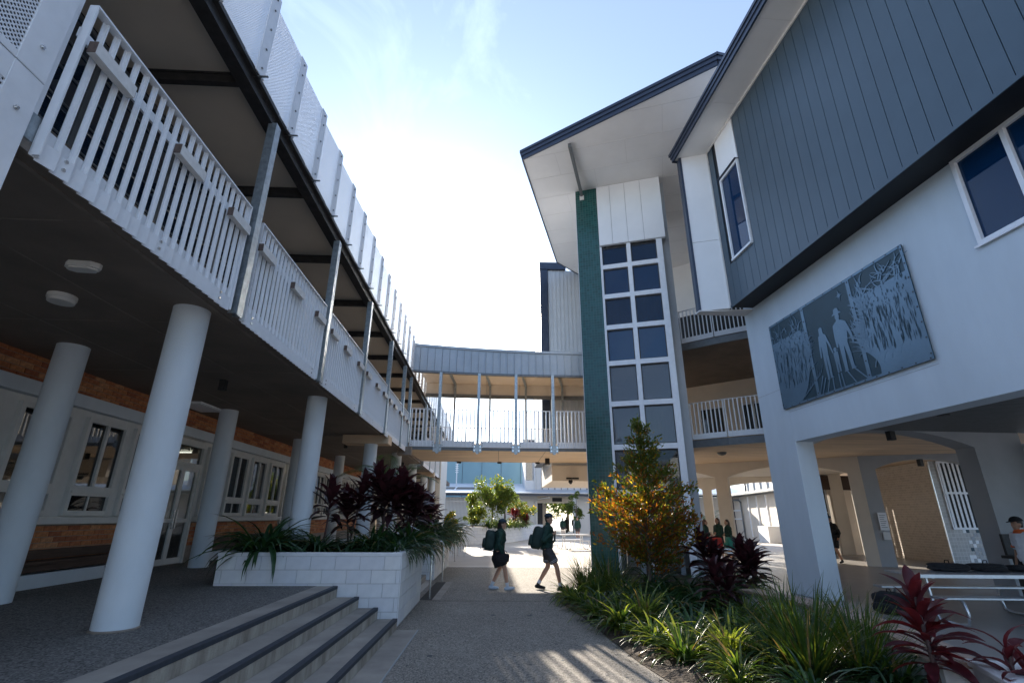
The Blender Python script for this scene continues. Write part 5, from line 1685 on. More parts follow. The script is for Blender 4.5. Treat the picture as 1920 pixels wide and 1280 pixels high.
def fuse(mb, name, mat, parent, voxel, smooth=3):
    """melt overlapping volumes into one continuous skin"""
    me = mb.mesh(name, mat)
    bm = bmesh.new(); bm.from_mesh(me)
    bmesh.ops.remove_doubles(bm, verts=bm.verts, dist=.0005)
    bmesh.ops.recalc_face_normals(bm, faces=bm.faces)
    bm.to_mesh(me); bm.free()
    t = bpy.data.objects.new('tmp', me)
    C.objects.link(t)
    m = t.modifiers.new('r', 'REMESH'); m.mode = 'VOXEL'; m.voxel_size = voxel; m.use_smooth_shade = True
    s = t.modifiers.new('s', 'SMOOTH'); s.factor = .5; s.iterations = smooth
    bpy.context.view_layer.update()
    dg = bpy.context.evaluated_depsgraph_get()
    me2 = bpy.data.meshes.new_from_object(t.evaluated_get(dg))
    bpy.data.objects.remove(t)
    me2.name = name
    me2.materials.clear(); me2.materials.append(M[mat] if isinstance(mat, str) else mat)
    if name in ('jacket', 'skirt', 'shorts', 'trousers'):      # folds in the cloth
        nv = [v.normal.copy() for v in me2.vertices]
        for v, n_ in zip(me2.vertices, nv):
            q = Vector((v.co.x * 9, v.co.y * 9, v.co.z * 15))
            v.co += n_ * (.011 * noise.noise(q) + .006 * noise.noise(q * 2.3))
    me2.polygons.foreach_set('use_smooth', [True] * len(me2.polygons))
    return inst(name, me2, parent)

def make_person(label, loc, rotz, h, pose, wear, voxel=.012):
    """figure facing local +X, left side +Y; pose gives joint positions for a 1.70 m body"""
    o = thing('person', label, 'person', loc, rotz)
    k = h / 1.70
    g = {a: Vector(v) * k for a, v in pose.items()}
    S = lambda v: Vector(v) * k
    hip, sh, hd = g['hip'], g['chest'], g['head']
    up = (sh - hip).normalized()
    hy = Vector((0, .085 * k, 0)); sy = Vector((0, .165 * k, 0))
    b = MB()
    # ---- body, one skin
    ellipsoid(b, hip + up * .02 * k, (.115 * k, .155 * k, .13 * k))
    capsule(b, hip + up * .1 * k, sh - up * .04 * k, .115 * k, .13 * k)
    ellipsoid(b, sh, (.105 * k, .185 * k, .10 * k))
    capsule(b, sh + up * .06 * k, hd - Vector((.005, 0, .07)) * k, .055 * k, .05 * k)
    # head with jaw, nose, ears, brow
    ht = g.get('look', Vector((1, 0, 0))); ht = Vector((ht.x, ht.y, 0)).normalized(); side = Vector((-ht.y, ht.x, 0))
    ellipsoid(b, hd + Vector((0, 0, .02 * k)), (.092 * k, .074 * k, .105 * k), Matrix.Rotation(math.atan2(ht.y, ht.x), 3, 'Z'))
    ellipsoid(b, hd + ht * .03 * k - Vector((0, 0, .06 * k)), (.058 * k, .052 * k, .055 * k), Matrix.Rotation(math.atan2(ht.y, ht.x), 3, 'Z'))
    capsule(b, hd + ht * .085 * k + Vector((0, 0, .012 * k)), hd + ht * .105 * k - Vector((0, 0, .022 * k)), .010 * k, .015 * k)
    capsule(b, hd + ht * .080 * k - side * .02 * k - Vector((0, 0, .055 * k)), hd + ht * .080 * k + side * .02 * k - Vector((0, 0, .055 * k)), .010 * k, .010 * k)
    for s in (-1, 1):
        ellipsoid(b, hd + side * s * .076 * k - ht * .005 * k, (.022 * k, .010 * k, .032 * k))
    for s, nm in ((1, 'l'), (-1, 'r')):
        hp = hip + hy * s
        kn, an = g['knee_' + nm], g['ankle_' + nm]
        capsule(b, hp, kn, .088 * k, .056 * k)
        capsule(b, kn, kn + (an - kn) * .35, .054 * k, .056 * k)
        capsule(b, kn + (an - kn) * .35, an, .056 * k, .034 * k)
        toe = g['toe_' + nm]
        capsule(b, an - Vector((.02, 0, .03)) * k, toe, .034 * k, .028 * k)
        shp = sh + sy * s + up * .02 * k
        el, ha = g['elbow_' + nm], g['hand_' + nm]
        capsule(b, shp, el, .055 * k, .042 * k)
        capsule(b, el, ha, .042 * k, .026 * k)
        # palm, four fingers and a thumb, slightly curled
        d = (ha - el).normalized()
        curl = g.get('curl_' + nm, Vector((.4, 0, -.3)))
        cu = (curl - d * curl.dot(d)); cu = cu.normalized() if cu.length > 1e-3 else d.orthogonal()
        w = d.cross(cu).normalized()
        pc = ha + d * .045 * k
        capsule(b, ha + d * .015 * k, pc + d * .02 * k, .026 * k, .030 * k)
        for f in range(4):
            base = pc + d * .03 * k + w * (f - 1.5) * .019 * k
            L_ = (.062, .072, .068, .052)[f] * k
            mid = base + (d * .8 + cu * .5).normalized() * L_ * .55
            tip = mid + (d * .35 + cu * .9).normalized() * L_ * .5
            capsule(b, base, mid, .010 * k, .009 * k, 6, 2); capsule(b, mid, tip, .009 * k, .007 * k, 6, 2)
        th = ha + d * .02 * k + w * -.024 * k
        capsule(b, th, th + (d * .6 - w * .6 + cu * .4).normalized() * .05 * k, .012 * k, .009 * k, 6, 2)
    fuse(b, 'body', wear.get('skin', 'skin'), o, voxel, 2)
    # ---- clothes
    j = MB()
    low = wear.get('jacket_low', -.04)
    capsule(j, hip + up * (.08 + low) * k, hip + up * .2 * k, .150 * k, .138 * k)
    ellipsoid(j, hip + up * .06 * k, (.140 * k, .180 * k, .12 * k))
    capsule(j, hip + up * .15 * k, sh - up * .03 * k, .138 * k, .150 * k)
    ellipsoid(j, hip + up * .24 * k, (.130 * k, .175 * k, .16 * k))
    ellipsoid(j, sh + up * .0 * k, (.128 * k, .208 * k, .115 * k))
    capsule(j, sh + up * .08 * k, sh + up * .125 * k, .075 * k, .066 * k)
    for s, nm in ((1, 'l'), (-1, 'r')):
        shp = sh + sy * s + up * .01 * k
        el, ha = g['elbow_' + nm], g['hand_' + nm]
        if wear.get('sleeve', 'long') == 'long':
            capsule(j, shp, el, .076 * k, .062 * k); capsule(j, el, el + (ha - el) * .93, .062 * k, .042 * k)
        else:
            capsule(j, shp, shp + (el - shp) * .72, .075 * k, .068 * k)
    fuse(j, 'jacket', wear['top'], o, voxel, 3)
    t = MB()
    ellipsoid(t, hip + up * .03 * k, (.132 * k, .172 * k, .13 * k))
    cut = wear.get('short_len', .8)
    for s, nm in ((1, 'l'), (-1, 'r')):
        hp = hip + hy * s; kn = g['knee_' + nm]
        if wear.get('bottom_kind', 'shorts') == 'trousers':
            an = g['ankle_' + nm]
            capsule(t, hp, kn, .105 * k, .075 * k); capsule(t, kn, an + Vector((0, 0, .03)) * k, .075 * k, .06 * k)
        else:
            e = hp + (kn - hp) * cut
            t.tube([hp, hp + (e - hp) * .5, e - (e - hp) * .03, e], [.105 * k, .112 * k, .108 * k, .104 * k], 16)
    if wear.get('bottom_kind') == 'skirt':
        kz = (g['knee_l'] + g['knee_r']) / 2
        e = hip + (kz - hip) * cut
        t.tube([hip + up * .05 * k, hip - up * .15 * k, e], [.14 * k, .185 * k, .20 * k], 18)
    fuse(t, wear.get('bottom_kind', 'shorts'), wear['bottom'], o, voxel, 2)
    if wear.get('stripe'):
        for s, nm in ((1, 'l'), (-1, 'r')):
            hp = hip + hy * s; kn = g['knee_' + nm]; d = (kn - hp)
            for u in (cut - .16, cut - .09):
                MB().tube([hp + d * u, hp + d * (u + .028)], [.116 * k, .115 * k], 18, False).build('stripe', wear['stripe'], o, True)
    for s, nm in ((1, 'l'), (-1, 'r')):
        an, toe = g['ankle_' + nm], g['toe_' + nm]
        d = (toe - an); d.z = 0; d.normalize()
        sd = Vector((-d.y, d.x, 0))
        sh_ = MB()
        heel = an - d * .045 * k; heel.z = an.z - .055 * k
        tp = toe + d * .03 * k; tp.z = toe.z - .002
        capsule(sh_, heel, heel + (tp - heel) * .55, .043 * k, .045 * k); capsule(sh_, heel + (tp - heel) * .5, tp, .045 * k, .034 * k)
        capsule(sh_, an + Vector((0, 0, .0)), heel + d * .03 * k, .042 * k, .045 * k)
        fuse(sh_, 'shoe', wear['shoe'], o, max(voxel * .8, .008), 2)
        capsule_mb = MB(); kd_ = (g['knee_' + nm] - an).normalized()
        capsule_mb.tube([an + kd_ * .01 * k, an + kd_ * .09 * k], [.043 * k, .045 * k], 14)
        if wear.get('sock') and wear.get('bottom_kind') != 'trousers':
            capsule_mb.build('sock', wear['sock'], o, True, auto=50)
    # hair and cap
    hr = MB()
    rot = Matrix.Rotation(math.atan2(ht.y, ht.x), 3, 'Z')
    ellipsoid(hr, hd - ht * .018 * k + Vector((0, 0, .04 * k)), (.092 * k, .084 * k, .098 * k), rot)
    if wear.get('hair_long'):
        capsule(hr, hd - ht * .085 * k + Vector((0, 0, .0)), hd - ht * .11 * k - Vector((0, 0, .20 * k)), .058 * k, .035 * k)
        capsule(hr, hd - ht * .04 * k + side * .045 * k, hd - ht * .06 * k + side * .04 * k - Vector((0, 0, .11 * k)), .04 * k, .03 * k)
        capsule(hr, hd - ht * .04 * k - side * .045 * k, hd - ht * .06 * k - side * .04 * k - Vector((0, 0, .11 * k)), .04 * k, .03 * k)
    else:
        ellipsoid(hr, hd - ht * .04 * k - Vector((0, 0, .015 * k)), (.06 * k, .072 * k, .06 * k), rot)
    fuse(hr, 'hair', wear.get('hair', 'hair'), o, max(voxel * .8, .01), 2)
    if wear.get('cap'):
        c = MB()
        vs, fs = [], []
        n = 20
        for i in range(6):
            ph = PI / 2 * i / 5
            for q in range(n):
                tt = 2 * PI * q / n
                v = Vector((.108 * math.cos(ph) * math.cos(tt), .096 * math.cos(ph) * math.sin(tt), .088 * math.sin(ph)))
                vs.append(hd + Vector((0, 0, .062 * k)) - ht * .006 * k + rot @ (v * k))
        for i in range(5):
            for q in range(n):
                qq = (q + 1) % n
                fs.append((i * n + q, i * n + qq, (i + 1) * n + qq, (i + 1) * n + q))
        c.add(vs, fs)
        co = c.build('cap', wear['cap'], o, True)
        so = co.modifiers.new('s', 'SOLIDIFY'); so.thickness = .006 * k; so.offset = 1
        br_ = MB()
        outer = []
        for i in range(13):
            tt = -1.15 + 2.3 * i / 12
            outer.append(hd + Vector((0, 0, .064 * k)) + rot @ (Vector((.10 * math.cos(tt) + .085 * math.cos(tt * 1.25) ** 2 * (1 if abs(tt) < 1.2 else 0), .096 * math.sin(tt), -.022 * math.cos(tt) ** 2)) * k))
        inner = [hd + Vector((0, 0, .068 * k)) + rot @ (Vector((.09 * math.cos(-1.15 + 2.3 * i / 12), .088 * math.sin(-1.15 + 2.3 * i / 12), 0)) * k) for i in range(13)]
        vs = outer + inner
        fs = [(i, i + 1, 13 + i + 1, 13 + i) for i in range(12)]
        br_.add(vs, fs)
        bo = br_.build('brim', wear['cap'], co, True)
        so = bo.modifiers.new('s', 'SOLIDIFY'); so.thickness = .007 * k
    return o, g, k

STRIDE = dict(hip=(0, 0, .90), chest=(.03, 0, 1.33), head=(.075, 0, 1.56),
              knee_l=(.10, .09, .50), ankle_l=(-.14, .09, .12), toe_l=(-.03, .09, .035),
              knee_r=(.17, -.09, .49), ankle_r=(.30, -.09, .085), toe_r=(.43, -.09, .05),
              elbow_l=(-.10, .21, 1.08), hand_l=(.02, .20, .90), elbow_r=(.03, -.22, 1.08), hand_r=(.20, -.18, 1.02))
# girl: shorter stride, arm down holding a dark bag strap in front
wp = dict(STRIDE)
wp.update(knee_l=(.03, .09, .49), ankle_l=(-.17, .09, .10), toe_l=(-.05, .09, .03), knee_r=(.15, -.09, .49), ankle_r=(.22, -.09, .085), toe_r=(.35, -.09, .045),
          elbow_r=(-.02, -.22, 1.06), hand_r=(.10, -.17, .84), elbow_l=(.0, .22, 1.07), hand_l=(.12, .15, .88), chest=(.04, 0, 1.33), head=(.09, 0, 1.55), look=(1, -.15, 0))
make_person('student in blue cap and dark green jacket with black skirt walking behind another student', (0.02, 13.05, 0), R(2), 1.60, wp,
            dict(top='green_cloth', bottom='black_cloth', bottom_kind='skirt', short_len=.80, shoe='shoe_white', sock='white_cloth', cap='cap_blue', hair='hair', hair_long=True, jacket_low=-.03))
mp = dict(STRIDE)
mp.update(knee_l=(.02, .09, .50), ankle_l=(-.22, .09, .12), toe_l=(-.11, .09, .035), knee_r=(.22, -.09, .51), ankle_r=(.30, -.09, .085), toe_r=(.42, -.10, .045),
          elbow_r=(-.08, -.24, 1.10), hand_r=(.13, -.20, 1.22), elbow_l=(-.06, .24, 1.10), hand_l=(.14, .19, 1.2), look=(.86, -.5, 0), head=(.06, 0, 1.56), curl_r=(-.6, .5, 0), curl_l=(-.6, -.5, 0))
make_person('student in blue cap, green jacket and striped grey shorts walking ahead with backpack', (1.20, 13.03, 0), R(-4), 1.73, mp,
            dict(top='green_cloth', bottom='grey_cloth', bottom_kind='shorts', short_len=.80, stripe='stripe_grey', shoe='black_cloth', sock='white_cloth', cap='cap_blue', hair='hair'))
# backpacks
def backpack(label, loc, rotz, s=1.0, lean=.12, seed=3):
    o = thing('backpack', label, 'backpack', loc, rotz)
    me = soft_box(.27 * s, .34 * s, .50 * s, seed); me.materials.append(M['bag_green'])
    b = inst('body', me, o, (0, 0, 0), (0, lean, 0))
    pk = soft_box(.10 * s, .26 * s, .24 * s, seed + 2); pk.materials.append(M['bag_green'])
    inst('pocket', pk, b, (-.14 * s, 0, .05 * s))
    for sd in (-1, 1):
        MB().tube([(.10 * s, sd * .10 * s, .46 * s), (.20 * s, sd * .13 * s, .53 * s), (.36 * s, sd * .15 * s, .46 * s), (.40 * s, sd * .16 * s, .30 * s), (.30 * s, sd * .17 * s, .12 * s), (.12 * s, sd * .15 * s, .04 * s)], .017 * s, 8).build('strap', 'bag_green', b, True)
    for z in (.20, .36):
        MB().box(-.150 * s, -.138 * s, -.12 * s, .12 * s, z * s, (z + .008) * s).build('zip', 'grey_steel', b)
    return o
backpack('dark green backpack on the back of the student in the black skirt', (-.235, 13.05, .86), R(2), .95)
backpack('bulky dark green backpack worn by the student in striped shorts', (.905, 13.04, .90), R(-4), 1.06, lean=.25, seed=5)
o = thing('shoulder_bag', 'black satchel hanging at the front of the student in the skirt', 'bag', (.13, 12.86, .60), R(2))
me = soft_box(.16, .10, .20, 9); me.materials.append(M['black_cloth']); inst('body', me, o, (0, 0, 0), (0, -.1, 0), (1.9, 1, 1))
MB().tube([(-.1, 0, .18), (-.07, 0, .26), (.0, .0, .29), (.06, 0, .26), (.1, 0, .18)], .008, 6).build('strap', 'black_cloth', o, True)

STAND = dict(hip=(0, 0, .90), chest=(.0, 0, 1.33), head=(.02, 0, 1.56), knee_l=(.02, .09, .49), ankle_l=(0, .09, .085), toe_l=(.13, .11, .04),
             knee_r=(.01, -.09, .49), ankle_r=(-.02, -.09, .085), toe_r=(.11, -.11, .04), elbow_l=(-.03, .23, 1.07), hand_l=(.06, .22, .84), elbow_r=(-.03, -.23, 1.07), hand_r=(.06, -.22, .84))
cross = dict(STAND); cross.update(elbow_l=(.02, .22, 1.07), hand_l=(.17, .02, 1.06), elbow_r=(.02, -.22, 1.07), hand_r=(.17, -.02, 1.10))
sg = dict(top='green_cloth', bottom='grey_cloth', bottom_kind='shorts', short_len=.6, shoe='shoe_white', sock='white_cloth', hair='hair_brown')
make_person('student in green jacket and pale shorts standing in the far passage', (5.6, 45.4, 0), R(80), 1.58, STAND, dict(sg), .022)
make_person('student in green jacket facing the camera near the far passage pier', (5.95, 39.2, 0), R(-120), 1.62, STAND, dict(sg, hair_long=True), .022)
make_person('dark figure walking away beyond the far passage, left one', (7.0, 53.5, 0), R(95), 1.65, STRIDE, dict(sg, top='black_cloth', bottom='black_cloth', bottom_kind='trousers'), .026)
make_person('dark figure walking away beyond the far passage, right one', (7.7, 53.0, 0), R(80), 1.66, STRIDE, dict(sg, top='black_cloth', bottom='black_cloth', bottom_kind='trousers'), .026)
make_person('long haired student at left of the three by the arcade column', (8.45, 21.2, 0), R(-20), 1.60, cross, dict(sg, hair_long=True, hair='hair_brown'), .018)
make_person('long haired student in the middle of the three by the arcade column', (8.95, 21.1, 0), R(-160), 1.66, cross, dict(sg, hair_long=True, hair='hair_brown'), .018)
make_person('long haired student at right of the three by the arcade column', (9.25, 20.9, 0), R(-175), 1.60, cross, dict(sg, hair_long=True, hair='hair_brown'), .018)
make_person('adult in black coat and cap striding past the arcade shop front', (13.3, 20.6, 0), R(-150), 1.76, STRIDE, dict(top='black_cloth', bottom='black_cloth', bottom_kind='shorts', short_len=.9, shoe='black_cloth', cap='cap_blue', jacket_low=-.25, hair='hair', skin='skin2'), .018)
pw = make_person('person in white polo shirt with orange collar and black cap at right edge', (10.35, 10.15, 0), R(175), 1.70, STAND, dict(top='white_cloth', sleeve='short', bottom='black_cloth', bottom_kind='trousers', shoe='black_cloth', cap='black_cloth', hair='hair', skin='skin2'), .014)[0]
MB().tube([(0, 0, 1.395), (.0, 0, 1.44), (.002, 0, 1.475)], [.118, .095, .078], 18, False).build('collar', 'orange_cloth', pw, True)
for s_ in (-1, 1):
    MB().tube([(-.02, s_ * .212, 1.165), (-.024, s_ * .216, 1.135)], [.080, .080], 16, False).build('cuff', 'orange_cloth', pw, True)

# ================================================================== garden bed and plants
bed = [(2.2, 2.0), (2.05, 4), (1.85, 6), (1.72, 6.8), (1.60, 8.2), (1.48, 9.6), (1.28, 11.0), (1.24, 11.9), (1.52, 13.2), (2.22, 15.2), (3.4, 16.9), (6.0, 15.6), (6.6, 13.0), (5.9, 11.4), (5.3, 10.3), (4.6, 9.6), (4.6, 8.5), (4.62, 7.5), (4.5, 6.6), (4.28, 5.8), (3.95, 5.0), (3.7, 2.0)]
cx = sum(p[0] for p in bed) / len(bed); cy = sum(p[1] for p in bed) / len(bed)
bm = bmesh.new()
vs = [bm.verts.new((x, y, 0.008)) for x, y in bed]
f = bm.faces.new(vs)
bmesh.ops.triangulate(bm, faces=[f])
for _ in range(4):
    bmesh.ops.subdivide_edges(bm, edges=[e for e in bm.edges if e.calc_length() > .22], cuts=1, use_grid_fill=False)
    bmesh.ops.triangulate(bm, faces=bm.faces[:])
bset = {(round(x, 4), round(y, 4)) for x, y in bed}
for v in bm.verts:
    if not v.is_boundary:
        v.co.z = .035 + .05 * noise.noise(v.co * 2.3) + .03 * noise.noise(v.co * 9)
me = bpy.data.meshes.new('garden_bed'); bm.to_mesh(me); bm.free()
me.materials.append(M['soil'])
o = inst('garden_bed', me); o['kind'] = 'structure'; o['label'] = 'dark mulched soil of the garden bed beside the path'
# mulch chips and fallen leaves: nobody could count them
mc = MB()
r3 = random.Random(5)
for i in range(2900):
    x, y = r3.uniform(1.3, 4.4), r3.uniform(2.5, 11)
    lim = 2.02 - (y - 4) * .075 if y < 10 else 1.5
    on_path = x < lim - .02
    if on_path and r3.random() > .35 * math.exp(-(lim - x) * 7): continue
    s_ = r3.uniform(.012, .04); a = r3.uniform(0, 6.28); w = s_ * r3.uniform(.2, .45)
    z = .004 if on_path else .05 + r3.uniform(0, .04)
    dx, dy = math.cos(a) * s_, math.sin(a) * s_
    nx, ny = -math.sin(a) * w, math.cos(a) * w
    t = r3.uniform(-.01, .01)
    mc.add([(x - dx, y - dy, z), (x + nx, y + ny, z + .006 + t), (x + dx, y + dy, z + t), (x - nx, y - ny, z + .004)], [(0, 1, 2, 3)], 0 if r3.random() < .7 else 1)
o = mc.build('mulch', ['bark', 'timber_seat']); o['kind'] = 'stuff'; o['label'] = 'bark mulch and leaf litter on the garden bed'

def blade_strip(mb, base, ang, L, w, lift, droop, seg=6, mi=0, twist=0.0, prof='strap', kink=0.0):
    """one leaf: a folded strip that rises at 'lift' and bends over by 'droop' radians"""
    d = Vector((math.cos(ang), math.sin(ang), 0)); sd = Vector((-d.y, d.x, 0))
    p = Vector(base); e = lift
    vs = []
    for i in range(seg + 1):
        t = i / seg
        if prof == 'strap':
            ww = w * (min(1, .6 + t * 2) if t < .3 else (1 - ((t - .3) / .7) ** 2.2))
        elif prof == 'lance':
            ww = w * (math.sin(PI * min(1, t * .95 + .04)) ** .8)
        else:
            ww = w * (1 - t)
        ww = max(ww, .0008)
        tw = twist * t
        s2 = sd * math.cos(tw) + Vector((0, 0, 1)) * math.sin(tw)
        upv = (d * -math.sin(e) + Vector((0, 0, math.cos(e))))
        vs += [p - s2 * ww + upv * ww * .35, p, p + s2 * ww + upv * ww * .35]
        st = L / seg
        p = p + (d * math.cos(e) + Vector((0, 0, math.sin(e)))) * st
        e -= droop / seg * (1 + kink * t)
    fs = []
    for i in range(seg):
        a = i * 3
        fs += [(a, a + 1, a + 4, a + 3), (a + 1, a + 2, a + 5, a + 4)]
    mb.add(vs, fs, mi)

def strap_clump(n, L, w, seed, lift=(.7, 1.45), droop=(.6, 2.2), spread=.10, mats=('leaf_strap', 'leaf_variegated_sunlit'), frac=.18, seg=6):
    r = random.Random(seed)
    mb = MB()
    for i in range(n):
        a = r.uniform(0, 2 * PI); rr = spread * math.sqrt(r.random())
        lf_ = r.uniform(*lift); ln = L * (r.uniform(.4, 1.0) if r.random() < .5 else r.uniform(.75, 1.2))
        blade_strip(mb, (math.cos(a) * rr, math.sin(a) * rr, -.02), a + r.gauss(0, .5), ln, w * r.uniform(.7, 1.2), lf_, r.uniform(*droop), seg, 2 if r.random() < .05 else (1 if r.random() < frac else 0), r.uniform(-.5, .5))
    return mb.mesh('foliage', list(mats) + ['leaf_dead'], True)

LIFT_ = 0
CL = {
    'liriope': [strap_clump(125, .68, .0185, 20 + i, (.55, 1.45), (1.0, 2.4), frac=.34) for i in range(3)],  # extra pale blades stand in for sun patches on these clumps
    'bright': [strap_clump(105, .64, .0175, 40 + i, (.8, 1.5), (.4, 1.6), mats=('leaf_variegated_sunlit', 'leaf_strap'), frac=.25) for i in range(2)],
    'lomandra': [strap_clump(190, 1.05, .0105, 60 + i, (.75, 1.52), (.2, 1.0), .16, mats=('leaf_strap', 'leaf_olive'), frac=.25) for i in range(2)],
    'dark': [strap_clump(140, .72, .021, 80 + i, (.45, 1.4), (1.2, 2.8), mats=('leaf_dark', 'leaf_strap'), frac=.12) for i in range(3)],
}
def clump(kind, var, loc, sc, label, rz=None, nm='strap_leaf_clump', group=None):
    o = thing(nm, label, 'plant', loc, rz if rz is not None else rng.uniform(0, 6.28), group)
    me = CL[kind][var % len(CL[kind])]
    f = inst('foliage', me, o, (0, 0, 0), (0, 0, 0), (sc, sc, sc))
    f['kind'] = 'stuff'
    MB().tube([(0, 0, -.03), (0, 0, .05)], [.05 * sc, .03 * sc], 8).build('crown_base', 'bark', o)
    return o
E1 = 'arching strap-leaf clump at the path edge'
clump('liriope', 0, (1.50, 11.1, .03), .95, 'farthest dark arching clump at the path edge beside the walking students')
clump('liriope', 1, (1.62, 10.2, .03), .90, 'second arching clump along the path edge from the far end')
clump('liriope', 2, (1.72, 9.35, .03), .95, 'third arching clump along the path edge from the far end')
clump('liriope', 0, (1.90, 8.45, .03), .95, 'arching clump at the path edge just left of the bright yellow-green tuft')
clump('bright', 0, (2.42, 9.0, .04), 1.05, 'sunlit yellow-green tuft glowing in the middle of the bed', nm='variegated_clump')
clump('liriope', 1, (2.15, 7.55, .03), .92, 'arching clump at the path edge just below the glowing yellow-green tuft')
clump('liriope', 2, (2.28, 6.75, .03), 1.0, 'nearest full green arching clump at the path edge')
clump('bright', 1, (2.82, 6.75, .04), .95, 'pale striped tuft between the near green clump and the tall grass', nm='variegated_clump')
clump('lomandra', 0, (3.33, 6.0, .03), 1.0, 'tall spiky mat-rush in the foreground of the bed', nm='mat_rush')
clump('lomandra', 1, (3.72, 6.6, .03), .85, 'spiky mat-rush behind the tall foreground one', nm='mat_rush')
clump('dark', 0, (3.95, 5.55, .03), .9, 'dark leafy clump under the foreground red cordyline')
clump('dark', 1, (3.55, 5.05, .03), .75, 'low dark clump at the bottom edge of the bed')
clump('lomandra', 1, (2.45, 11.75, .03), 1.0, 'tall upright grass at the foot of the tiled tower pier', nm='mat_rush')
clump('lomandra', 0, (2.05, 11.2, .03), .72, 'fine dark grass leaning out over the sunlit paving', nm='mat_rush')
clump('bright', 0, (2.60, 11.2, .03), 1.0, 'sunlit tuft of upright grass in front of the tiled pier', nm='variegated_clump')
clump('dark', 2, (3.1, 10.2, .03), 1.0, 'dark clump under the left side of the golden shrub')
clump('dark', 0, (3.7, 9.9, .03), 1.05, 'dark clump under the right side of the golden shrub')
clump('dark', 1, (2.9, 8.2, .03), .95, 'dark clump behind the glowing tuft in the bed')
clump('dark', 2, (3.5, 8.4, .03), 1.0, 'dark clump in the middle of the bed under the cordylines')
clump('liriope', 0, (4.05, 8.9, .03), 1.0, 'arching clump against the curved seat below the cordylines')
clump('liriope', 1, (3.15, 7.35, .03), .9, 'arching clump between the tuft and the mat-rush')
clump('lomandra', 0, (4.0, 7.7, .03), .8, 'spiky mat-rush against the middle of the curved seat', nm='mat_rush')
clump('liriope', 2, (4.15, 9.8, .03), .9, 'arching clump against the far end of the curved seat')
clump('liriope', 1, (2.45, 5.75, .03), .6, 'small young clump in the mulch near the path corner')
clump('dark', 1, (1.95, 10.1, .03), .95, 'dark clump just inside the path edge left of the golden shrub')
clump('dark', 2, (2.35, 9.9, .03), .9, 'dark clump between the tower grass and the glowing tuft')

for kd_, v_, lc, sc_, lb in [
    ('dark', 0, (4.35, 10.6, .03), 1.25, 'dark clump at the foot of the cordyline nearer the golden shrub'),
    ('dark', 1, (5.0, 11.4, .03), 1.3, 'dark clump behind the cordylines towards the white pier'),
    ('dark', 2, (5.6, 12.2, .03), 1.2, 'dark clump at the foot of the white corner pier'),
    ('dark', 0, (3.6, 12.4, .03), 1.3, 'dark clump behind the golden shrub against the tower glass'),
    ('dark', 1, (2.55, 12.9, .03), 1.2, 'dark clump close to the foot of the tiled pier'),
    ('lomandra', 1, (1.95, 12.0, .03), .85, 'fine grass at the far tip of the bed beside the students', ),
    ('dark', 2, (2.75, 7.75, .03), .95, 'dark clump between the glowing tuft and the arching clumps'),
    ('liriope', 0, (2.62, 6.05, .03), .8, 'green clump in front of the pale striped tuft'),
    ('dark', 1, (3.55, 7.3, .03), 1.05, 'dark clump behind the pale striped tuft'),
    ('dark', 0, (2.95, 5.3, .03), .85, 'dark clump in front of the tall foreground mat-rush'),
    ('liriope', 2, (2.05, 9.0, .03), .95, 'arching clump just left of the glowing tuft'),
    ('dark', 2, (3.05, 9.4, .03), 1.1, 'dark clump right behind the glowing tuft'),
    ('lomandra', 0, (4.25, 6.5, .03), .8, 'spiky mat-rush where the curved seat bends towards the camera'),
    ('lomandra', 1, (3.9, 5.95, .03), .85, 'spiky mat-rush between the tall one and the red cordyline')]:
    clump(kd_, v_, lc, sc_, lb, nm='mat_rush' if kd_ == 'lomandra' else 'strap_leaf_clump')

for i, (x, y, sc_, lb) in enumerate(((3.35, 10.9, 1.3, 'dark clump directly at the stem of the golden shrub'), (2.75, 10.4, 1.2, 'dark clump left of the golden shrub stem'), (4.05, 11.5, 1.35, 'dark clump right of the golden shrub stem'), (4.7, 10.4, 1.15, 'dark clump between the two tall bed cordylines'), (3.75, 7.9, 1.1, 'dark clump behind the spiky mat-rushes'), (3.2, 6.55, .95, 'dark clump tucked behind the pale striped tuft'))):
    clump('dark', i, (x, y, .03), sc_, lb)

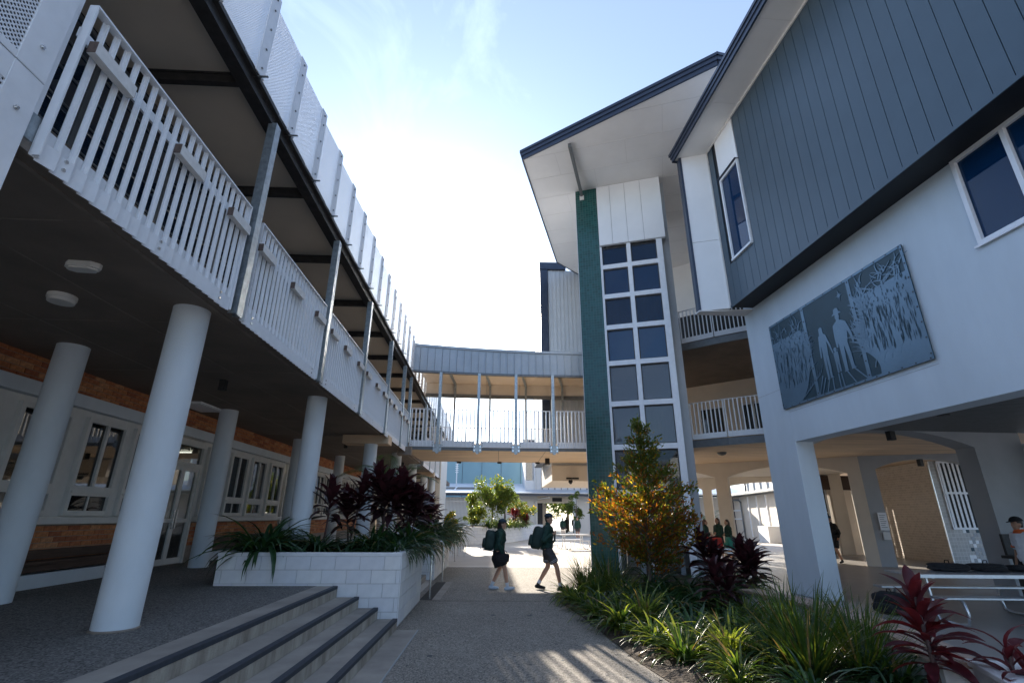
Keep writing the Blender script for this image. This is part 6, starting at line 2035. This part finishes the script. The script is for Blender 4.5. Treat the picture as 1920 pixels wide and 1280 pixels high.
# ---- cordylines
def cord_leaf(L, w, seed, seg=6):
    r = random.Random(seed)
    mb = MB()
    blade_strip(mb, (0, 0, 0), 0, L, w, 0.0, r.uniform(.3, 1.1), seg, 0, r.uniform(-.4, .4), 'lance')
    return mb
def cordyline(label, loc, h, heads, mat, seed, L=.48, w=.042, parts=False, nl=30, nm='cordyline'):
    r = random.Random(seed)
    o = thing(nm, label, 'plant', loc, r.uniform(0, 6))
    leafm = []
    if parts:
        for i in range(5):
            mb = MB(); blade_strip(mb, (0, 0, 0), 0, L * (.9 + .06 * i), w, 0.0, .35 + .28 * i, 7, 0, .25 * (i - 2), 'lance')
            leafm.append(mb.mesh('leaf', mat, True))
    mb = MB()
    for hd_ in range(heads):
        a = 2 * PI * hd_ / heads + r.uniform(-.4, .4)
        hh = h * r.uniform(.72, 1.0) if hd_ else h
        tilt = r.uniform(.04, .16) * (1 if heads > 1 else .4)
        top = Vector((math.cos(a) * tilt * hh * 1.4, math.sin(a) * tilt * hh * 1.4, hh))
        midp = Vector((math.cos(a) * .06, math.sin(a) * .06, hh * .4))
        MB().tube([(0, 0, -.05), midp, top], [.024, .018, .014], 8).build('stem', 'stem_red', o, True)
        crown = min(.55, hh * .55)
        for i in range(nl):
            t = i / nl
            z = t * crown
            base = midp + (top - midp) * max(0, (hh * .6 - crown + z) / (hh * .6)) if hh - crown + z > hh * .4 else midp
            base = top - (top - midp).normalized() * (crown - z)
            an = i * 2.4 + r.uniform(-.25, .25)
            lift = -.15 + 1.6 * t ** .65 + r.uniform(-.15, .15)
            ln = L * (.75 + .35 * math.sin(PI * min(1, t + .15))) * r.uniform(.85, 1.1)
            if parts:
                lo_ = inst('leaf', leafm[r.randrange(5)], o, base, (r.uniform(-.3, .3), -lift, an), (ln / L, r.uniform(.9, 1.15), 1))
            else:
                blade_strip(mb, base, an, ln, w * r.uniform(.8, 1.15), lift, r.uniform(.3, 1.3), 5, 0, r.uniform(-.5, .5), 'lance')
    if not parts:
        f = mb.build('foliage', mat, o, True); f['kind'] = 'stuff'
    return o
cordyline('large dark red cordyline in the right foreground', (3.86, 4.92, .02), .98, 2, 'leaf_maroon', 5, L=.40, w=.048, parts=True, nl=26)
cordyline('lower dark red cordyline shoots at the bottom right corner', (4.28, 4.55, .02), .62, 2, 'leaf_maroon', 9, L=.36, w=.040, parts=True, nl=15)
cordyline('dark maroon cordyline right of the golden shrub, nearer the shrub', (4.55, 11.2, .02), 1.15, 3, 'leaf_black', 11, L=.52, w=.068, nl=34)
cordyline('dark maroon cordyline beside the white corner pier', (5.0, 10.6, .02), 1.05, 3, 'leaf_black', 13, L=.50, w=.068, nl=34)
cordyline('short maroon cordyline behind the mat-rush against the seat', (3.9, 9.3, .02), .75, 2, 'leaf_black', 17, L=.45, w=.06, nl=28)
# left planter
cordyline('slim near-black cordyline in the near planter, first from the left', (-3.35, 10.15, .98), 1.18, 1, 'leaf_black', 21, L=0.48, w=.066, nl=26)
cordyline('near-black cordyline in the near planter, second from the left', (-2.92, 10.4, .98), 1.22, 2, 'leaf_black', 23, L=0.53, w=.072, nl=32)
cordyline('tallest near-black cordyline in the near planter', (-2.28, 10.5, .98), 1.45, 3, 'leaf_black', 25, L=0.58, w=.075, nl=40)
cordyline('near-black cordyline at the right end of the near planter', (-1.85, 10.95, .98), 1.35, 3, 'leaf_black', 27, L=0.55, w=.075, nl=40)
cordyline('smaller near-black cordyline at the front of the second planter', (-2.1, 15.4, .95), 1.15, 2, 'leaf_black', 29, L=0.60, w=.075, nl=36)
cordyline('near-black cordyline deep in the second planter', (-2.4, 17.0, .95), 1.1, 2, 'leaf_black', 31, L=0.60, w=.072, nl=30)
pl = [('dark', 0, (-3.98, 9.05, .98), 1.48, 'drooping clump hanging over the left end of the near planter'),
      ('dark', 1, (-2.2, 9.35, .98), 0.72, 'low strap-leaf clump at the front right of the near planter'),
      ('dark', 2, (-1.83, 9.85, .98), 1.05, 'strap-leaf clump on the path-side corner of the near planter'),
      ('dark', 0, (-1.80, 10.45, .98), 1.32, 'strap-leaf clump halfway along the path side of the near planter'),
      ('dark', 1, (-1.85, 11.0, .98), 1.32, 'strap-leaf clump at the far end of the near planter'),
      ('dark', 2, (-2.65, 9.85, .98), 0.9, 'strap-leaf clump among the stems in the middle of the near planter'),
      ('dark', 1, (-3.3, 9.75, .98), 1.13, 'strap-leaf clump below the slim cordyline of the near planter'),
      ('dark', 0, (-2.0, 15.15, .95), 1.60, 'overhanging clump at the front corner of the second planter'),
      ('dark', 1, (-1.95, 15.9, .95), 1.60, 'overhanging clump on the path side of the second planter, nearest'),
      ('dark', 2, (-1.92, 16.8, .95), 1.60, 'overhanging clump on the path side of the second planter, middle'),
      ('dark', 0, (-1.95, 17.8, .95), 1.60, 'overhanging clump on the path side of the second planter, far one'),
      ('dark', 1, (-1.98, 18.7, .95), 1.60, 'overhanging clump at the far end of the second planter')]
for kd_, v_, lc, sc_, lb in pl:
    clump(kd_, v_, lc, sc_, lb)
for kd_, v_, lc, sc_, lb in [
    ('dark', 2, (-4.1, 9.7, .98), 1.2, 'strap-leaf clump at the back left of the near planter'),
    ('dark', 0, (-2.3, 9.9, .98), 1.25, 'strap-leaf clump under the tallest cordyline'),
    ('dark', 1, (-1.78, 9.3, .98), 0.8, 'strap-leaf clump spilling over the path corner of the near planter'),
    ('dark', 2, (-2.9, 15.3, .95), 1.4, 'strap-leaf clump at the back of the second planter front'),
    ('dark', 0, (-2.5, 16.2, .95), 1.5, 'strap-leaf clump in the middle of the second planter')]:
    clump(kd_, v_, lc, sc_, lb)
# palm behind the cordylines
def frond(mb, base, ang, L, lift, droop, seed, nlf=26):
    r = random.Random(seed)
    d = Vector((math.cos(ang), math.sin(ang), 0)); sd = Vector((-d.y, d.x, 0))
    p = Vector(base); e = lift
    pts = []
    for i in range(nlf + 1):
        pts.append((p.copy(), e))
        p = p + (d * math.cos(e) + Vector((0, 0, math.sin(e)))) * (L / nlf)
        e -= droop / nlf
    mb.tube([q for q, _ in pts], [.010 * (1 - .8 * i / nlf) for i in range(nlf + 1)], 5, False)
    for i, (q, e) in enumerate(pts[4:]):
        t = i / (nlf - 4)
        ll = L * .34 * math.sin(PI * min(1, .2 + .75 * t)) + .04
        fw = d * math.cos(e) + Vector((0, 0, math.sin(e)))
        for s in (-1, 1):
            dr = (sd * s + fw * .75 + Vector((0, 0, .15))).normalized()
            w_ = .010
            tip = q + dr * ll + Vector((0, 0, -.25 * ll))
            md = q + dr * ll * .55 + Vector((0, 0, -.03 * ll))
            nn_ = fw * w_
            mb.add([q - nn_ * .4, q + nn_ * .4, md + nn_, md - nn_, tip], [(0, 1, 2, 3), (3, 2, 4)])
def palm(label, loc, h, n, L, seed, mat='leaf_palm', stem_r=.04):
    r = random.Random(seed)
    o = thing('palm', label, 'palm', loc)
    MB().tube([(0, 0, -.05), (0, .02, h * .5), (0, 0, h)], [stem_r, stem_r * .8, stem_r * .6], 8).build('trunk', 'bark', o, True)
    mb = MB()
    for i in range(n):
        frond(mb, (0, 0, h - .05), i * 2.4 + r.uniform(-.2, .2), L * r.uniform(.8, 1.1), r.uniform(.5, 1.35), r.uniform(.8, 1.8), seed + i)
    f = mb.build('crown', mat, o, True); f['kind'] = 'stuff'
    return o
palm('slender palm rising behind the near-black cordylines', (-2.55, 12.0, .55), 1.75, 8, 1.25, 3)

# ---- golden shrub in the bed
def leaf_cloud(n, fn, size, mats, weights, seed, upb=.3, asp=.28):
    r = random.Random(seed)
    mb = MB()
    for i in range(n):
        p, out = fn(r)
        d = (out + Vector((r.gauss(0, .7), r.gauss(0, .7), r.gauss(0, .6) + upb))).normalized()
        s_ = d.orthogonal().normalized()
        s_ = (s_ * math.cos(a := r.uniform(0, 6.28)) + d.cross(s_) * math.sin(a))
        L = size * r.uniform(.6, 1.25); w = L * asp
        k = r.random(); mi = 0
        z_ = p.z
        wts = weights(p) if callable(weights) else weights
        acc = 0
        for j, ww in enumerate(wts):
            acc += ww
            if k <= acc: mi = j; break
        nrm = d.cross(s_)
        mid = p + d * L * .5
        mb.add([p, mid - s_ * w + nrm * w * .3, p + d * L - nrm * L * .12, mid + s_ * w + nrm * w * .3], [(0, 1, 2), (0, 2, 3)], mi)
    return mb.mesh('foliage', list(mats), False)
def golden_shrub():
    o = thing('golden_shrub', 'tall croton-like shrub with golden and copper leaves in front of the stair tower', 'shrub', (3.22, 11.45, .03))
    r = random.Random(4)
    tips = []
    MB().tube([(0, 0, -.05), (.02, .0, .6), (.05, .02, 1.6), (.08, .0, 2.7), (.06, 0, 3.6)], [.045, .04, .03, .018, .006], 8).build('trunk', 'bark', o, True)
    br_ = MB()
    for i in range(120):
        z = r.uniform(.75, 3.6) if i > 60 else r.uniform(.9, 2.3)
        a = r.uniform(0, 2 * PI)
        if z < 1.1: rad = .70
        elif z < 2.25: rad = 1.22 - .15 * abs(z - 1.7)
        else: rad = max(.12, .86 - (z - 2.25) * .50)
        rad *= r.uniform(.6, 1.05)
        s0 = Vector((.04, 0, max(.4, z - .35 * rad - .12)))
        e0 = Vector((.04 + math.cos(a) * rad, math.sin(a) * rad, z + r.uniform(-.05, .12)))
        m0 = s0.lerp(e0, .5) + Vector((0, 0, .03))
        br_.tube([s0, m0, e0], [.012, .008, .003], 5, False)
        tips.append((s0, m0, e0))
    br_.build('limbs', 'bark', o, True)
    def fn(r):
        s0, m0, e0 = tips[r.randrange(len(tips))]
        t = r.random() ** .6
        p = s0.lerp(m0, t * 2) if t < .5 else m0.lerp(e0, t * 2 - 1)
        p = p + Vector((r.gauss(0, .06), r.gauss(0, .06), r.gauss(0, .06)))
        return p, (e0 - s0).normalized()
    def wt(p):
        if p.z > 2.5: return (.62, .05, .09, .24)
        if p.z > 2.0: return (.46, .12, .24, .18)
        return (.30, .11, .43, .16)
    me = leaf_cloud(11500, fn, .105, ('leaf_olive', 'leaf_gold', 'leaf_copper', 'leaf_tree'), wt, 8, asp=.20)
    f = inst('crown', me, o); f['kind'] = 'stuff'
golden_shrub()

# ---- trees and shrubs further off
def round_tree(nm, label, loc, h, rx, rz, n, size, mats, weights, seed, trunk=.12, clumps=26, zc=None, cat='tree', asp=.3):
    o = thing(nm, label, cat, loc)
    r = random.Random(seed)
    zc = zc if zc is not None else h - rz
    MB().tube([(0, 0, -.05), (.03, .02, zc * .5), (.0, 0, zc), (.05, 0, zc + rz * .6)], [trunk, trunk * .8, trunk * .6, trunk * .2], 8).build('trunk', 'bark', o, True)
    cs_ = []
    lb_ = MB()
    for i in range(clumps):
        a = r.uniform(0, 2 * PI); b = r.uniform(-1, 1); q = r.uniform(.45, 1.0)
        c = Vector((math.cos(a) * math.sqrt(1 - b * b) * rx * q, math.sin(a) * math.sqrt(1 - b * b) * rx * q, zc + b * rz * q))
        cs_.append((c, r.uniform(.16, .34) * rx))
        lb_.tube([(0, 0, zc * .8), Vector((0, 0, zc)).lerp(c, .5), c], [trunk * .3, trunk * .18, .01], 5, False)
    lb_.build('limbs', 'bark', o, True)
    def fn(r):
        c, s_ = cs_[r.randrange(len(cs_))]
        v = Vector((r.gauss(0, 1), r.gauss(0, 1), r.gauss(0, 1))).normalized() * s_ * r.random() ** .4
        return c + v, v.normalized()
    me = leaf_cloud(n, fn, size, mats, weights, seed + 1, asp=asp)
    f = inst('crown', me, o); f['kind'] = 'stuff'
    return o
G3 = ('leaf_tree', 'leaf_olive', 'leaf_gold')
round_tree('planter_tree', 'bushy sunlit tree in the far block planter', (-.45, 35.4, .93), 3.2, 1.55, 1.45, 7000, .15, G3, (.62, .36, .02), 51, .07, 34)
round_tree('planter_shrub', 'smaller yellow-green shrub right of the tree in the far planter', (1.75, 38.2, .93), 1.95, .95, .85, 2400, .14, G3, (.5, .4, .1), 53, .05, 18, cat='shrub')
round_tree('planter_shrub', 'low shrub at the left end of the far planter', (-1.7, 34.3, .93), 1.0, .55, .45, 1200, .11, G3, (.55, .4, .05), 54, .04, 12, cat='shrub')
palm('fan of palm fronds behind the tree in the far planter', (.45, 37.6, .93), 1.6, 12, 1.7, 31, 'leaf_tree', .07)
cordyline('red cordyline glowing in the far planter beside the yellow-green shrub', (1.15, 36.6, .93), 1.05, 3, 'leaf_maroon', 61, L=.55, w=.06, nl=26)
cordyline('small red cordyline at the right side of the far planter', (1.95, 37.6, .93), .7, 2, 'leaf_maroon', 63, L=.5, w=.06, nl=24)
cordyline('red cordyline beside the far steps', (-3.05, 33.0, .6), .9, 2, 'leaf_maroon', 65, L=.5, w=.06, nl=24)
round_tree('planter_shrub', 'yellow-green shrub beside the far steps', (-3.0, 32.2, .6), 1.25, .55, .5, 900, .13, G3, (.3, .3, .4), 66, .04, 12, cat='shrub')
for i, (x, y) in enumerate(((-.55, 33.3), (-.1, 33.9), (.3, 34.7), (.75, 35.4), (1.15, 36.4), (1.45, 37.4), (1.75, 38.4))):
    clump('liriope', i, (x, y, .95), 1.35, 'trailing strap-leaf clump over the far planter wall, number %s from the steps' % ('one', 'two', 'three', 'four', 'five', 'six', 'seven')[i])
round_tree('slender_tree', 'slim young tree by the far passage pier', (6.6, 44.0, 0), 3.9, .75, 1.5, 1300, .15, G3, (.8, .2, 0), 71, .05, 16)
for i, (x, y, h, rx, lb) in enumerate(((3.0, 66, 5.5, 2.6, 'leafy tree seen through the left of the far passage'), (8.4, 63, 6.0, 2.4, 'leafy tree seen through the right of the far passage'), (12.5, 62, 5.0, 2.5, 'leafy tree beyond the far passage partly behind its pier'), (6.0, 72, 7.5, 3.0, 'tall tree farthest beyond the passage'))):
    round_tree('background_tree', lb, (x, y, 0), h, rx, h * .4, 2600, .34, G3, (.7, .3, 0), 80 + i, .18, 26)
palm('small palm standing between the arcade columns in the sun', (13.2, 32.6, 0), 1.3, 10, 1.3, 91, 'leaf_palm', .08)
round_tree('planter_shrub', 'dark rounded shrub below the small palm between arcade columns', (13.4, 33.0, 0), 1.3, .8, .6, 1300, .13, ('leaf_dark', 'leaf_tree'), (.7, .3), 93, .05, 14, cat='shrub')

# ---- repeats of one kind share a group
GROUPS = dict(strap_leaf_clump='strap-leaf clumps in the bed and planters', variegated_clump='pale striped tufts in the bed', mat_rush='spiky mat-rushes in the bed', cordyline='cordylines in the bed and planters',
              person='people in the courtyard', picnic_table='picnic tables', handrail='stainless handrails', school_bag='bags left on tables and floor', wall_speaker='small black hanging boxes',
              ceiling_light='lights under the balcony', block_planter='white block planters', background_tree='trees beyond the passage', planter_shrub='shrubs in the far planters', sensor='fittings under the bridge edge',
              backpack='backpacks of the walking students', palm='palms')
for ob in list(scene.objects):
    if ob.parent is None and 'category' in ob:
        gname = ob.name.split('.')[0]
        if gname in GROUPS and 'group' not in ob:
            ob['group'] = GROUPS[gname]
for ob in scene.objects:
    if '_world' in ob:
        del ob['_world']
